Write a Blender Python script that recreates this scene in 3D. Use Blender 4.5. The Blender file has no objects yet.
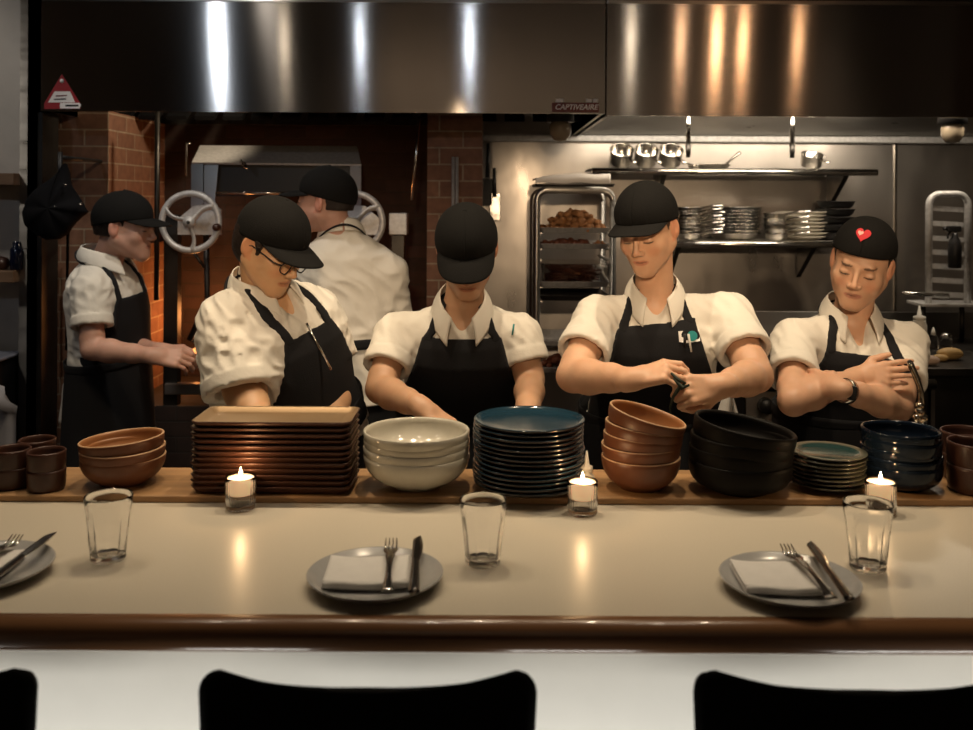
import bpy, math, random
import numpy as np
from mathutils import Vector, Matrix, Euler, noise as mnoise
random.seed(7); np.random.seed(7)
R = math.radians
SC = bpy.context.scene
COL = SC.collection

# ---------------------------------------------------------------- camera, world, exposure
F_PX, CX, HORIZON, CAM_Z, ROLL = 946.0, 486.5, 200.0, 1.60, 0.0048
cam_data = bpy.data.cameras.new('camera')
cam = bpy.data.objects.new('camera', cam_data); COL.objects.link(cam)
cam.location = (0, 0, CAM_Z)
cam.rotation_euler = (Matrix.Rotation(R(90), 4, 'X') @ Matrix.Rotation(ROLL, 4, 'Z')).to_euler()
cam_data.sensor_fit = 'HORIZONTAL'; cam_data.sensor_width = 36
cam_data.lens = F_PX / 973 * 36
cam_data.shift_y = -(365 - HORIZON) / 973
cam_data.clip_start = 0.05
cam_data.dof.use_dof = True
cam_data.dof.focus_distance = 2.45
cam_data.dof.aperture_fstop = 4.0
SC.camera = cam

world = bpy.data.worlds.new('world'); SC.world = world; world.use_nodes = True
world.node_tree.nodes['Background'].inputs['Color'].default_value = (1.0, 0.8, 0.62, 1)
world.node_tree.nodes['Background'].inputs['Strength'].default_value = 0.022
SC.view_settings.view_transform = 'Standard'
SC.view_settings.look = 'None'
SC.view_settings.gamma = 1
SC.view_settings.exposure = 0.18
SC.view_settings.use_curve_mapping = False

def lamp(kind, loc, energy, color, target=None, size=0.05, size_y=None, spot=None, blend=0.6):
    l = bpy.data.lights.new('lamp_light', kind)
    l.energy = energy; l.color = color
    if kind == 'AREA':
        l.size = size
        if size_y: l.shape = 'RECTANGLE'; l.size_y = size_y
    else:
        l.shadow_soft_size = size
    if spot: l.spot_size = R(spot); l.spot_blend = blend
    o = bpy.data.objects.new('light_source', l); COL.objects.link(o); o.location = loc  # shared by real fittings and added fill lights
    if target is not None:
        o.rotation_euler = (Vector(target) - Vector(loc)).to_track_quat('-Z', 'Y').to_euler()
    return o
WARM = (1.0, 0.79, 0.54); WARMW = (1.0, 0.85, 0.66); COOL = (0.74, 0.85, 1.0)
# row of small ceiling spots above the pass
for x, e in ((-1.15, 24), (-0.62, 35), (-0.05, 38), (0.48, 37), (1.02, 35)):
    lamp('SPOT', (x, 2.22, 2.72), e, WARM, (x, 2.40, 1.0), 0.025, spot=88, blend=0.8)
# low spots added to brighten the cooks' faces under the brims
for x, tx, e in ((-.15, -.53, 70), (-.20, -.07, 34), (.20, .44, 105), (.65, 1.05, 95)):
    lamp('SPOT', (x, 0.40, 1.92), e, (1.0, .72, .45), (tx, 2.65, 1.50), 0.03, spot=25, blend=0.8)
# downlights over the bar, added to light its top
for x in (-1.3, -.25, .8):
    lamp('SPOT', (x, 1.80, 2.8), 10, WARMW, (x + .05, 1.62, 1.0), 0.03, spot=95, blend=0.9)
# track spots in the dining room that wash the hood face
for x, c, e in ((-1.95, COOL, 17), (-1.47, WARMW, 1.0), (-0.92, COOL, 2.4), (-0.13, COOL, 3.0), (1.04, WARMW, 1.6), (1.66, (1.0, .55, .28), 5), (1.85, (1.0, .55, .28), 3.5), (2.25, (1.0, .55, .28), 2), (1.40, (1.0, .60, .35), 2)):
    lamp('SPOT', (x, 0.55, 2.75), e, c, (x * .55, 3.7, 2.2), 0.035, spot=62, blend=0.9)
lamp('AREA', (0.6, -1.0, 2.90), 44, (1.0, .84, .68), (0.9, -1.84, 2.0), 3.6, 0.3)  # added wash on the dining room wall, lifts the hood's reflection
lamp('AREA', (1.95, 3.98, 2.05), 5, WARMW, (1.95, 4.0, 1.0), .5, .1)  # added fill that brightens the range and rack at the right
lamp('SPOT', (-.70, 2.95, 2.3), 16, WARMW, (-1.33, 3.50, 1.45), .03, spot=45, blend=.8)  # added spot that brightens the smiling cook's face
# light inside the extractor hood over the range, and a weaker one over the grill
lamp('AREA', (1.30, 4.25, 2.00), 8, WARMW, (1.30, 4.9, 1.5), 1.55, 0.10)
lamp('SPOT', (-0.95, 3.90, 2.25), 16, WARM, (-1.7, 4.35, 1.7), 0.04, spot=80)
# kitchen ceiling light before the hearth, and an added spot that brightens the plaster wall
lamp('SPOT', (-1.05, 3.05, 2.85), 26, (1.0, .92, .82), (-1.0, 3.85, 1.3), 0.05, spot=75, blend=.7)
lamp('SPOT', (-2.55, 2.90, 2.85), 20, (1.0, .90, .78), (-2.15, 3.8, 1.5), 0.05, spot=80, blend=.8)
# under-counter strip that washes the white bar front
lamp('AREA', (0, 1.30, 0.35), 14, (1.0, 0.96, 0.88), (0, 1.56, 0.8), 3.4, 0.06)

# ---------------------------------------------------------------- helpers
def at(px, py, D):
    """point at distance D in front of the camera plane seen at a pixel of the survey photo"""
    dx = px - CX; dy = py - HORIZON - ROLL * dx
    return Vector((dx * D / F_PX, D, CAM_Z - dy * D / F_PX))
def ax(px, D): return (px - CX) * D / F_PX

def tag(o, label=None, cat=None, group=None, kind=None):
    if label: o['label'] = label
    if cat: o['category'] = cat
    if group: o['group'] = group
    if kind: o['kind'] = kind
    return o
def empty(name, loc, label=None, cat=None, group=None, rotz=0):
    o = bpy.data.objects.new(name, None); COL.objects.link(o); o.location = loc
    o.empty_display_size = 0.05; o.rotation_euler = (0, 0, rotz)
    return tag(o, label, cat, group)
def copy_tree(o, parent=None):
    c = o.copy(); COL.objects.link(c); c.parent = parent
    for ch in list(o.children): copy_tree(ch, c)
    return c

def mat(name, color, rough=0.5, metal=0.0, noise=0.0, nscale=30, bump=0.0, bscale=60, stretch=(1, 1, 1),
        aniso=None, emit=None, estr=0, trans=0, ior=1.45, coat=0, sss=0, alpha=1, rnoise=0, vcol=False, spec=None, color2=None, sheen=0):
    m = bpy.data.materials.new(name); m.use_nodes = True
    nt = m.node_tree; n = nt.nodes; l = nt.links
    b = n['Principled BSDF']
    b.inputs['Base Color'].default_value = (*color, 1)
    b.inputs['Roughness'].default_value = rough; b.inputs['Metallic'].default_value = metal
    b.inputs['IOR'].default_value = ior
    b.inputs['Transmission Weight'].default_value = trans
    b.inputs['Coat Weight'].default_value = coat
    b.inputs['Sheen Weight'].default_value = sheen
    if spec is not None: b.inputs['Specular IOR Level'].default_value = spec
    if sss:
        b.inputs['Subsurface Weight'].default_value = sss
        b.inputs['Subsurface Radius'].default_value = (1.0, 0.35, 0.2)
        b.inputs['Subsurface Scale'].default_value = 0.006
    if emit:
        b.inputs['Emission Color'].default_value = (*emit, 1); b.inputs['Emission Strength'].default_value = estr
    tc = n.new('ShaderNodeTexCoord'); mp = n.new('ShaderNodeMapping'); mp.inputs['Scale'].default_value = stretch
    l.new(tc.outputs['Object'], mp.inputs['Vector'])
    src = None
    if vcol:
        src = n.new('ShaderNodeVertexColor'); src.layer_name = 'Col'; cs = src.outputs['Color']
    if noise or rnoise:
        nz = n.new('ShaderNodeTexNoise'); nz.inputs['Scale'].default_value = nscale; nz.inputs['Detail'].default_value = 5
        l.new(mp.outputs['Vector'], nz.inputs['Vector'])
    if noise:
        mx = n.new('ShaderNodeMix'); mx.data_type = 'RGBA'
        cr = n.new('ShaderNodeValToRGB'); cr.color_ramp.elements[0].position = .3; cr.color_ramp.elements[1].position = .7
        l.new(nz.outputs['Fac'], cr.inputs['Fac']); l.new(cr.outputs['Color'], mx.inputs['Factor'])
        c2 = color2 or tuple(c * (1 - noise) for c in color)
        mx.inputs['A'].default_value = (*color, 1); mx.inputs['B'].default_value = (*c2, 1)
        if vcol:
            mx.blend_type = 'MULTIPLY'; l.new(cs, mx.inputs['A']); mx.inputs['B'].default_value = (1 - noise, 1 - noise * 1.2, 1 - noise * 1.3, 1)
        l.new(mx.outputs['Result'], b.inputs['Base Color'])
    elif vcol: l.new(cs, b.inputs['Base Color'])
    if rnoise:
        mr = n.new('ShaderNodeMapRange'); l.new(nz.outputs['Fac'], mr.inputs['Value'])
        mr.inputs['From Min'].default_value = .3; mr.inputs['From Max'].default_value = .7
        mr.inputs['To Min'].default_value = max(0, rough - rnoise); mr.inputs['To Max'].default_value = rough + rnoise
        l.new(mr.outputs['Result'], b.inputs['Roughness'])
    if bump:
        nb = n.new('ShaderNodeTexNoise'); nb.inputs['Scale'].default_value = bscale; nb.inputs['Detail'].default_value = 4
        l.new(mp.outputs['Vector'], nb.inputs['Vector'])
        bp = n.new('ShaderNodeBump'); bp.inputs['Strength'].default_value = bump; bp.inputs['Distance'].default_value = 0.004
        l.new(nb.outputs['Fac'], bp.inputs['Height']); l.new(bp.outputs['Normal'], b.inputs['Normal'])
    if aniso:
        b.inputs['Anisotropic'].default_value = aniso; b.inputs['Anisotropic Rotation'].default_value = 0.25
        cv = n.new('ShaderNodeCombineXYZ'); cv.inputs[0].default_value = 1.0
        l.new(cv.outputs[0], b.inputs['Tangent'])
    return m

def brick_mat(name, c1, c2, mortar, scale=1.0, axis='xz', bw=0.19, bh=0.063):
    m = bpy.data.materials.new(name); m.use_nodes = True
    nt = m.node_tree; n = nt.nodes; l = nt.links; b = n['Principled BSDF']
    tc = n.new('ShaderNodeTexCoord'); sp = n.new('ShaderNodeSeparateXYZ'); cb = n.new('ShaderNodeCombineXYZ')
    ad = n.new('ShaderNodeMath'); ad.operation = 'ADD'
    l.new(tc.outputs['Object'], sp.inputs[0]); l.new(sp.outputs['X'], ad.inputs[0]); l.new(sp.outputs['Y'], ad.inputs[1])
    l.new(ad.outputs[0], cb.inputs[0]); l.new(sp.outputs['Z'], cb.inputs[1])
    br = n.new('ShaderNodeTexBrick'); l.new(cb.outputs[0], br.inputs['Vector'])
    br.inputs['Scale'].default_value = 1; br.inputs['Brick Width'].default_value = bw; br.inputs['Row Height'].default_value = bh
    br.inputs['Mortar Size'].default_value = 0.004; br.inputs['Color1'].default_value = (*c1, 1); br.inputs['Color2'].default_value = (*c2, 1)
    br.inputs['Mortar'].default_value = (*mortar, 1); br.inputs['Mortar Smooth'].default_value = .3
    nz = n.new('ShaderNodeTexNoise'); nz.inputs['Scale'].default_value = 25; l.new(tc.outputs['Object'], nz.inputs['Vector'])
    mx = n.new('ShaderNodeMix'); mx.data_type = 'RGBA'; mx.blend_type = 'MULTIPLY'; mx.inputs['Factor'].default_value = .6
    l.new(br.outputs['Color'], mx.inputs['A']); l.new(nz.outputs['Fac'], mx.inputs['B'])
    l.new(mx.outputs['Result'], b.inputs['Base Color']); b.inputs['Roughness'].default_value = .85
    bp = n.new('ShaderNodeBump'); bp.inputs['Strength'].default_value = .6; bp.inputs['Distance'].default_value = .004
    iv = n.new('ShaderNodeMath'); iv.operation = 'SUBTRACT'; iv.inputs[0].default_value = 1; l.new(br.outputs['Fac'], iv.inputs[1])
    l.new(iv.outputs[0], bp.inputs['Height']); l.new(bp.outputs['Normal'], b.inputs['Normal'])
    return m

def mk_mesh(name, V, F, mats, smooth=True, mi=None):
    me = bpy.data.meshes.new(name)
    me.from_pydata([tuple(v) for v in V], [], F)
    for m in (mats if isinstance(mats, (list, tuple)) else [mats]): me.materials.append(m)
    if mi is not None: me.polygons.foreach_set('material_index', np.array(mi, dtype=np.int32))
    me.polygons.foreach_set('use_smooth', np.full(len(me.polygons), bool(smooth)))
    me.update()
    return me

class MB:
    """collects shapes into ONE mesh"""
    def __init__(s): s.V = []; s.F = []; s.M = []; s.S = []
    def add(s, V, F, m=0, smooth=True, T=None):
        o = len(s.V)
        s.V += [tuple(T @ Vector(v)) if T is not None else tuple(v) for v in V]
        s.F += [tuple(i + o for i in f) for f in F]
        s.M += ([m] * len(F) if isinstance(m, int) else list(m)); s.S += [smooth] * len(F)
        return s
    def box(s, c, d, m=0, T=None, bev=0.0):
        x, y, z = d[0] / 2, d[1] / 2, d[2] / 2
        if bev <= 0:
            V = [(c[0] + a * x, c[1] + b * y, c[2] + e * z) for a in (-1, 1) for b in (-1, 1) for e in (-1, 1)]
            F = [(0, 1, 3, 2), (4, 6, 7, 5), (0, 4, 5, 1), (2, 3, 7, 6), (0, 2, 6, 4), (1, 5, 7, 3)]
            return s.add(V, F, m, False, T)
        import bmesh
        bm = bmesh.new(); bmesh.ops.create_cube(bm, size=1)
        for v in bm.verts: v.co = Vector((v.co.x * d[0], v.co.y * d[1], v.co.z * d[2]))
        bmesh.ops.bevel(bm, geom=list(bm.edges), offset=bev, segments=2, affect='EDGES', profile=.5)
        bm.verts.index_update()
        V = [v.co + Vector(c) for v in bm.verts]; F = [tuple(v.index for v in f.verts) for f in bm.faces]; bm.free()
        return s.add(V, F, m, False, T)
    def tube(s, pts, rad, n=12, m=0, T=None, caps=True, flat=1.0):
        pts = [Vector(p) for p in pts]; k = len(pts)
        rs = rad if isinstance(rad, (list, tuple)) else [rad] * k
        V = []; F = []
        t0 = (pts[1] - pts[0]).normalized()
        nrm = t0.orthogonal().normalized()
        for i, p in enumerate(pts):
            t = ((pts[min(i + 1, k - 1)] - pts[max(i - 1, 0)])).normalized()
            nrm = (nrm - t * nrm.dot(t)).normalized(); bn = t.cross(nrm)
            for j in range(n):
                a = 2 * math.pi * j / n
                V.append(p + nrm * math.cos(a) * rs[i] + bn * math.sin(a) * rs[i] * flat)
        for i in range(k - 1):
            for j in range(n):
                F.append((i * n + j, i * n + (j + 1) % n, (i + 1) * n + (j + 1) % n, (i + 1) * n + j))
        if caps:
            F.append(tuple(range(n))[::-1]); F.append(tuple((k - 1) * n + j for j in range(n)))
        return s.add(V, F, m, True, T)
    def lathe(s, prof, n=48, m=0, T=None, mod=None):
        """prof: (r, z) from centre-outside to centre-inside; m may be a list per profile segment"""
        V = []; F = []; M = []
        rows = []
        for (r, z) in prof:
            if r < 1e-6: rows.append([len(V)]); V.append((0, 0, z))
            else:
                row = []
                for j in range(n):
                    a = 2 * math.pi * j / n; rr = r; zz = z
                    if mod: rr, zz = mod(r, z, a)
                    row.append(len(V)); V.append((rr * math.cos(a), rr * math.sin(a), zz))
                rows.append(row)
        for i in range(len(rows) - 1):
            A, B = rows[i], rows[i + 1]; mm = m[i] if isinstance(m, (list, tuple)) else m
            for j in range(n):
                j2 = (j + 1) % n
                if len(A) == 1 and len(B) == 1: continue
                if len(A) == 1: F.append((A[0], B[j2], B[j]))
                elif len(B) == 1: F.append((A[j], A[j2], B[0]))
                else: F.append((A[j], A[j2], B[j2], B[j]))
                M.append(mm)
        return s.add(V, F, M, True, T)
    def rrect(s, rings, n=6, m=0, T=None, cap0=True, cap1=True):
        """rings: (hw, hd, r, z) rounded rectangles lofted together"""
        V = []; F = []; k = 4 * (n + 1)
        for (hw, hd, r, z) in rings:
            r = min(r, hw - 1e-4, hd - 1e-4)
            for q, (sx, sy) in enumerate(((1, 1), (-1, 1), (-1, -1), (1, -1))):
                for j in range(n + 1):
                    a = math.pi / 2 * (q + j / n)
                    V.append((sx * (hw - r) + r * math.cos(a), sy * (hd - r) + r * math.sin(a), z))
        M = []
        for i in range(len(rings) - 1):
            mm = m[i] if isinstance(m, (list, tuple)) else m
            for j in range(k): F.append((i * k + j, i * k + (j + 1) % k, (i + 1) * k + (j + 1) % k, (i + 1) * k + j)); M.append(mm)
        if cap0: F.append(tuple(range(k))[::-1]); M.append(m[0] if isinstance(m, (list, tuple)) else m)
        if cap1: F.append(tuple((len(rings) - 1) * k + j for j in range(k))); M.append(m[-1] if isinstance(m, (list, tuple)) else m)
        return s.add(V, F, M, True, T)
    def prism(s, poly, z0, z1, m=0, T=None):
        n = len(poly); V = [(x, y, z0) for x, y in poly] + [(x, y, z1) for x, y in poly]
        F = [tuple(range(n))[::-1], tuple(range(n, 2 * n))] + [(i, (i + 1) % n, n + (i + 1) % n, n + i) for i in range(n)]
        return s.add(V, F, m, False, T)
    def grid(s, fn, nu, nv, m=0, thick=0.0, T=None):
        """fn(u,v)->point; optional thickness along the normal"""
        P = [[Vector(fn(i / nu, j / nv)) for j in range(nv + 1)] for i in range(nu + 1)]
        w = nv + 1; V = [p for row in P for p in row]; F = [(i * w + j, (i + 1) * w + j, (i + 1) * w + j + 1, i * w + j + 1) for i in range(nu) for j in range(nv)]
        if thick:
            N = []
            for i in range(nu + 1):
                for j in range(nv + 1):
                    du = P[min(i + 1, nu)][j] - P[max(i - 1, 0)][j]; dv = P[i][min(j + 1, nv)] - P[i][max(j - 1, 0)]
                    c = du.cross(dv); N.append(c.normalized() if c.length > 1e-12 else Vector((0, 0, 1)))
            o = len(V); V = V + [V[k] - N[k] * thick for k in range(o)]
            F += [tuple(o + q for q in f[::-1]) for f in F[:]]
            b = [(i * w, (i + 1) * w) for i in range(nu)][::1]
            for (a, c) in b: F.append((c, a, o + a, o + c))
            for i in range(nu): a, c = i * w + nv, (i + 1) * w + nv; F.append((a, c, o + c, o + a))
            for j in range(nv):
                a, c = j, j + 1; F.append((a, c, o + c, o + a))
                a, c = nu * w + j, nu * w + j + 1; F.append((c, a, o + a, o + c))
        return s.add(V, F, m, True, T)
    def build(s, name, mats, parent=None, loc=None, world=True):
        V = s.V
        off = Vector((0, 0, 0))
        if parent is not None and world:
            p = parent
            while p is not None: off += p.location; p = p.parent
            V = [tuple(Vector(v) - off) for v in V]
        elif loc is not None and world:
            V = [tuple(Vector(v) - Vector(loc)) for v in V]
        me = mk_mesh(name, V, s.F, mats, True, s.M)
        me.polygons.foreach_set('use_smooth', np.array(s.S, dtype=bool)); me.update()
        o = bpy.data.objects.new(name, me); COL.objects.link(o)
        if parent is not None: o.parent = parent
        if loc is not None: o.location = loc
        return o
def struct(o): o['kind'] = 'structure'; return o
def TR(loc, rot=(0, 0, 0), sc=1):
    return Matrix.Translation(Vector(loc)) @ Euler(rot).to_matrix().to_4x4() @ Matrix.Scale(sc, 4)

# ---------------------------------------------------------------- materials
M = {}
M['steel'] = mat('brushed_steel', (0.42, 0.40, 0.37), .34, 1, rnoise=.07, nscale=6, aniso=.9, stretch=(1, 1, 6))
M['hoodsteel'] = mat('hood_steel', (0.40, 0.37, 0.34), .13, 1, bump=.02, bscale=5, aniso=1.0, stretch=(1, 1, 1))
M['wallsteel'] = mat('wall_steel', (0.42, 0.385, 0.35), .38, .95, rnoise=.13, nscale=4, noise=.2, bump=.15, bscale=7, stretch=(1, 1, .5))
M['darksteel'] = mat('dark_steel', (0.06, 0.055, 0.05), .42, .9, rnoise=.1, nscale=10)
M['castalu'] = mat('cast_aluminium', (0.62, 0.61, 0.60), .5, .5, noise=.25, nscale=60, bump=.2, bscale=200)
M['polished'] = mat('polished_steel', (0.72, 0.69, 0.64), .18, 1, rnoise=.08, nscale=20)
M['plaster'] = mat('plaster', (0.50, 0.47, 0.43), .85, noise=.12, nscale=9, bump=.15, bscale=60)
M['barfront'] = mat('bar_front_paint', (0.80, 0.79, 0.74), .6, noise=.07, nscale=6, bump=.15, bscale=12)
M['stone'] = mat('solid_surface', (0.54, 0.485, 0.39), .31, noise=.10, nscale=400, rnoise=.03, coat=.0)
M['edgewood'] = mat('counter_edge', (0.19, 0.090, 0.040), .28, noise=.25, nscale=8, stretch=(.3, 4, 4), coat=.3)
M['wood'] = mat('ledge_wood', (0.42, 0.24, 0.11), .42, noise=.35, nscale=6, stretch=(.6, 9, 9), bump=.1, bscale=20)
M['shelfwood'] = mat('shelf_wood', (0.20, 0.12, 0.07), .6, noise=.3, nscale=6, stretch=(1, 8, 8))
M['black'] = mat('black_plastic', (0.012, 0.011, 0.011), .45)
M['blackmatt'] = mat('black_matt', (0.006, 0.006, 0.007), .95, spec=.1)
M['stool'] = mat('stool_black', (0.004, 0.004, 0.004), .8, spec=.15)
M['floor'] = mat('floor_tile', (0.09, 0.05, 0.035), .5, noise=.3, nscale=5)
M['ceil'] = mat('ceiling_paint', (0.10, 0.09, 0.08), .9)
M['darkwall'] = mat('dark_wall', (0.14, 0.115, 0.09), .8, noise=.2, nscale=3)
M['brick'] = brick_mat('brick', (0.30, 0.15, 0.09), (0.23, 0.11, 0.068), (0.40, 0.30, 0.21), bw=.2, bh=.070)
M['brick_dark'] = brick_mat('sooty_brick', (0.045, 0.022, 0.016), (0.025, 0.013, 0.010), (0.03, 0.02, 0.015), bw=.2, bh=.0655)
M['rust'] = mat('rust_stoneware', (0.15, 0.052, 0.021), .45, noise=.25, nscale=14, color2=(.105, .036, .015), bump=.05)
M['rust_in'] = mat('rust_stoneware_inside', (0.34, 0.145, 0.052), .4, noise=.2, nscale=12)
M['rim_tan'] = mat('bare_clay_rim', (0.50, 0.31, 0.17), .55)
M['tray_out'] = mat('bronze_tray_outside', (0.060, 0.022, 0.012), .42, .3, rnoise=.05)
M['tray_in'] = mat('bronze_tray_inside', (0.36, 0.24, 0.13), .38, .55, noise=.15, nscale=5)
M['white_bowl'] = mat('oatmeal_glaze', (0.55, 0.51, 0.42), .13, coat=.4, noise=.08, nscale=30)
M['bluetop'] = mat('teal_glaze', (0.014, 0.040, 0.062), .14, noise=.15, nscale=8)
M['plate_dark'] = mat('dark_brown_glaze', (0.013, 0.009, 0.009), .2, coat=.4, noise=.4, nscale=20)
M['blackbowl'] = mat('black_satin_glaze', (0.007, 0.0055, 0.0045), .5, noise=.4, nscale=15, spec=.12)
M['greentop'] = mat('green_glaze', (0.020, 0.045, 0.042), .14)
M['greenrim'] = mat('green_glaze_rim', (0.085, 0.085, 0.060), .3)
M['navy'] = mat('navy_glaze', (0.005, 0.009, 0.017), .10, spec=.3)
M['mug'] = mat('brown_cup_glaze', (0.055, 0.021, 0.013), .35, noise=.25, nscale=20)
M['sideplate'] = mat('grey_glaze_plate', (0.36, 0.355, 0.345), .2, coat=.3, noise=.1, nscale=40)
M['napkin'] = mat('white_linen', (0.62, 0.60, 0.57), .9, noise=.06, nscale=60, bump=.2, bscale=300)
M['cutlery'] = mat('cutlery_steel', (0.55, 0.52, 0.48), .16, 1)
M['glass'] = mat('clear_glass', (1, 1, 1), .0, trans=1, ior=1.45)
M['wax'] = mat('candle_wax', (0.95, 0.85, 0.68), .5, sss=.3, emit=(1.0, .58, .28), estr=.35)  # emission paints in the flame's glow through the wax
M['flame'] = mat('flame', (1, .8, .4), .5, emit=(1.0, .80, .50), estr=22)
M['water'] = mat('water', (1, 1, 1), 0, trans=1, ior=1.33)
M['shirt'] = mat('white_cotton', (0.74, 0.70, 0.62), .85, noise=.06, nscale=8, bump=.75, bscale=20)
M['apron'] = mat('black_denim', (0.006, 0.006, 0.008), .9, noise=.3, nscale=200, bump=.2, bscale=300)
M['cap'] = mat('black_twill', (0.0065, 0.0060, 0.0055), .9, noise=.3, nscale=250, bump=.3, bscale=350, spec=.25)
M['trousers'] = mat('black_trousers', (0.008, 0.008, 0.009), .9)
M['skin'] = mat('skin', (0.6, 0.35, 0.22), .48, vcol=True, noise=.10, nscale=25, bump=.08, bscale=120, sss=.12)
M['hair'] = mat('dark_hair', (0.022, 0.013, 0.009), .5, noise=.4, nscale=120, stretch=(4, 4, .4), bump=.6, bscale=160)
M['hair_brown'] = mat('brown_hair', (0.07, 0.035, 0.018), .5, noise=.4, nscale=120, stretch=(4, 4, .4), bump=.6, bscale=160)
M['shoe'] = mat('black_shoe', (0.01, 0.01, 0.01), .5)
M['chrome'] = mat('chrome', (0.75, 0.68, 0.55), .12, 1)
M['red'] = mat('red_vinyl', (0.30, 0.010, 0.016), .5)
M['whitevinyl'] = mat('white_vinyl', (0.85, 0.82, 0.80), .5)
M['plaque'] = mat('maroon_plate', (0.17, 0.030, 0.024), .4)
M['whiteplastic'] = mat('white_plastic', (0.70, 0.68, 0.62), .4)
M['paper'] = mat('white_paper', (0.85, 0.80, 0.74), .8, bump=.3, bscale=20)
M['food_gold'] = mat('fried_food', (0.38, 0.17, 0.06), .7, noise=.6, nscale=70, bump=.8, bscale=60)
M['food_dark'] = mat('dark_food', (0.16, 0.05, 0.025), .5, noise=.6, nscale=50, bump=.6, bscale=60)
M['navyglass'] = mat('navy_bottle_glass', (0.006, 0.010, 0.030), .15)
M['denim'] = mat('blue_grey_cloth', (0.13, 0.14, 0.18), .9, noise=.3, nscale=12)
M['greycloth'] = mat('grey_cloth', (0.30, 0.30, 0.33), .9, noise=.2, nscale=10)
M['ember'] = mat('embers', (0.1, 0.02, 0.01), .9, emit=(1, .22, .04), estr=1.2)
M['teal'] = mat('teal_print', (0.02, 0.24, 0.24), .5)
M['potato'] = mat('yellow_potato', (0.55, 0.36, 0.14), .6, noise=.2, nscale=20)
M['paleroot'] = mat('pale_root', (0.50, 0.36, 0.27), .6, noise=.15, nscale=20)
M['heart'] = mat('red_embroidery', (0.55, 0.02, 0.03), .7)
M['heartpink'] = mat('pink_embroidery', (0.75, 0.42, 0.36), .7)
# ================================================================ the room
def slab(name, c, d, m): return struct(MB().box(c, d).build(name, m))
slab('floor', (0, 1.6, -0.05), (6.2, 7.4, 0.1), M['floor'])
slab('ceiling', (0, 1.6, 3.0), (6.2, 7.4, 0.1), M['ceil'])
slab('wall_back', (0, 5.06, 1.5), (6.2, 0.12, 3.0), M['wallsteel'])
slab('wall_right', (2.95, 1.6, 1.5), (0.12, 6.9, 3.0), M['darkwall'])
slab('wall_left', (-2.95, 1.6, 1.5), (0.12, 6.9, 3.0), M['darkwall'])
slab('wall_front', (0, -1.9, 1.5), (6.2, 0.12, 3.0), M['darkwall'])
slab('wall_partition', (-2.375, 3.86, 1.475), (1.10, 0.12, 2.95), M['plaster'])
slab('trim_1', (-1.802, 3.78, 1.475), (0.030, 0.20, 2.95), M['steel'])
slab('trim_2', (-1.776, 3.83, 0.97), (0.020, 0.14, 1.94), M['darksteel'])
slab('wall_soffit', (0.5, 3.90, 2.66), (4.7, 0.10, 0.58), M['darksteel'])
# back-wall sheet seams and the cornice strip at the hood line
mb = MB()
for px in (895,): mb.box((ax(px, 5.0), 4.995, 1.2), (0.012, 0.01, 1.5))
mb.build('trim_3', M['polished'])['kind'] = 'structure'
struct(MB().box((1.0, 4.965, 1.925), (3.4, 0.05, 0.035), bev=.006).build('trim_4', M['castalu']))

# ---------------------------------------------------------------- hearth: brick piers and back
struct(MB().box((-1.725, 4.35, .985), (.25, .70, 1.97)).build('wall_pier_left', M['brick']))
struct(MB().box((-0.135, 4.35, .985), (.232, .70, 1.97)).build('wall_pier_right', M['brick']))
struct(MB().box((-0.93, 4.80, .985), (1.36, .20, 1.97)).build('wall_hearth', M['brick_dark']))
struct(MB().box((-1.565, 4.40, .70), (.06, .58, 1.39)).build('trim_5', M['brick']))
struct(MB().box((-0.93, 4.35, .36), (1.34, .68, .72)).build('wall_hearth_base', M['brick_dark']))

# ---------------------------------------------------------------- extractor hoods
def hood(x0, x1, label, dark, group='stainless extractor hoods'):
    r = empty('extractor_hood', ((x0 + x1) / 2, 4.35, 1.94), label, 'extractor hood', group)
    yf, yb, z0, z1 = 3.70, 4.985, 1.94, 2.37
    if not dark: z0 = 1.932
    MB().box(((x0 + x1) / 2, yf + .008, (z0 + z1) / 2), (x1 - x0, .016, z1 - z0)).build('front_panel', M['hoodsteel'], r)
    MB().box(((x0 + x1) / 2, yf + .012, z1 + .008), (x1 - x0, .03, .016), bev=.004).build('top_lip', M['steel'], r)
    for x in (x0 + .008, x1 - .008): MB().box((x, (yf + yb) / 2 + .01, (z0 + z1) / 2 + .001), (.014, yb - yf - .03, z1 - z0 - .004)).build('side_panel', M['steel'], r)
    MB().box(((x0 + x1) / 2, (yf + yb) / 2, z1 + .01), (x1 - x0 - .03, yb - yf - .03, .012)).build('roof_panel', M['darksteel'], r)
    if dark:
        mb = MB()
        T = TR(((x0 + x1) / 2, 4.6, 2.13), (R(28), 0, 0))
        for i in range(17):
            mb.box((-(x1 - x0) / 2 + .08 + i * (x1 - x0 - .16) / 16, 0, 0), (.09, .70, .02), T=T)
        mb.build('grease_filter', M['blackmatt'], r)
    else:
        T = TR(((x0 + x1) / 2, 4.62, 2.07), (R(-20), 0, 0))
        MB().box((0, 0, 0), (x1 - x0 - .04, .70, .012), T=T).build('baffle_panel', M['steel'], r)
    return r
h1 = hood(-1.745, 0.462, 'wide dark stainless extractor hood over the brick hearth, carrying the red triangle sticker', True)
h2 = hood(0.468, 2.80, 'stainless extractor hood over the range, orange light on its face', False)
# hood pipes with nozzle tips
for px in (688, 792):
    a = at(px, 116, 4.35); mb = MB(); mb.tube([(a.x, 4.35, 2.06), (a.x, 4.35, 1.86)], .011); mb.build('nozzle_pipe', M['polished'], h2)
    mb = MB(); mb.tube([(a.x, 4.35, 1.86), (a.x, 4.35, 1.80)], [.013, .010]); mb.build('nozzle_tip', M['darksteel'], h2)
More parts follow.
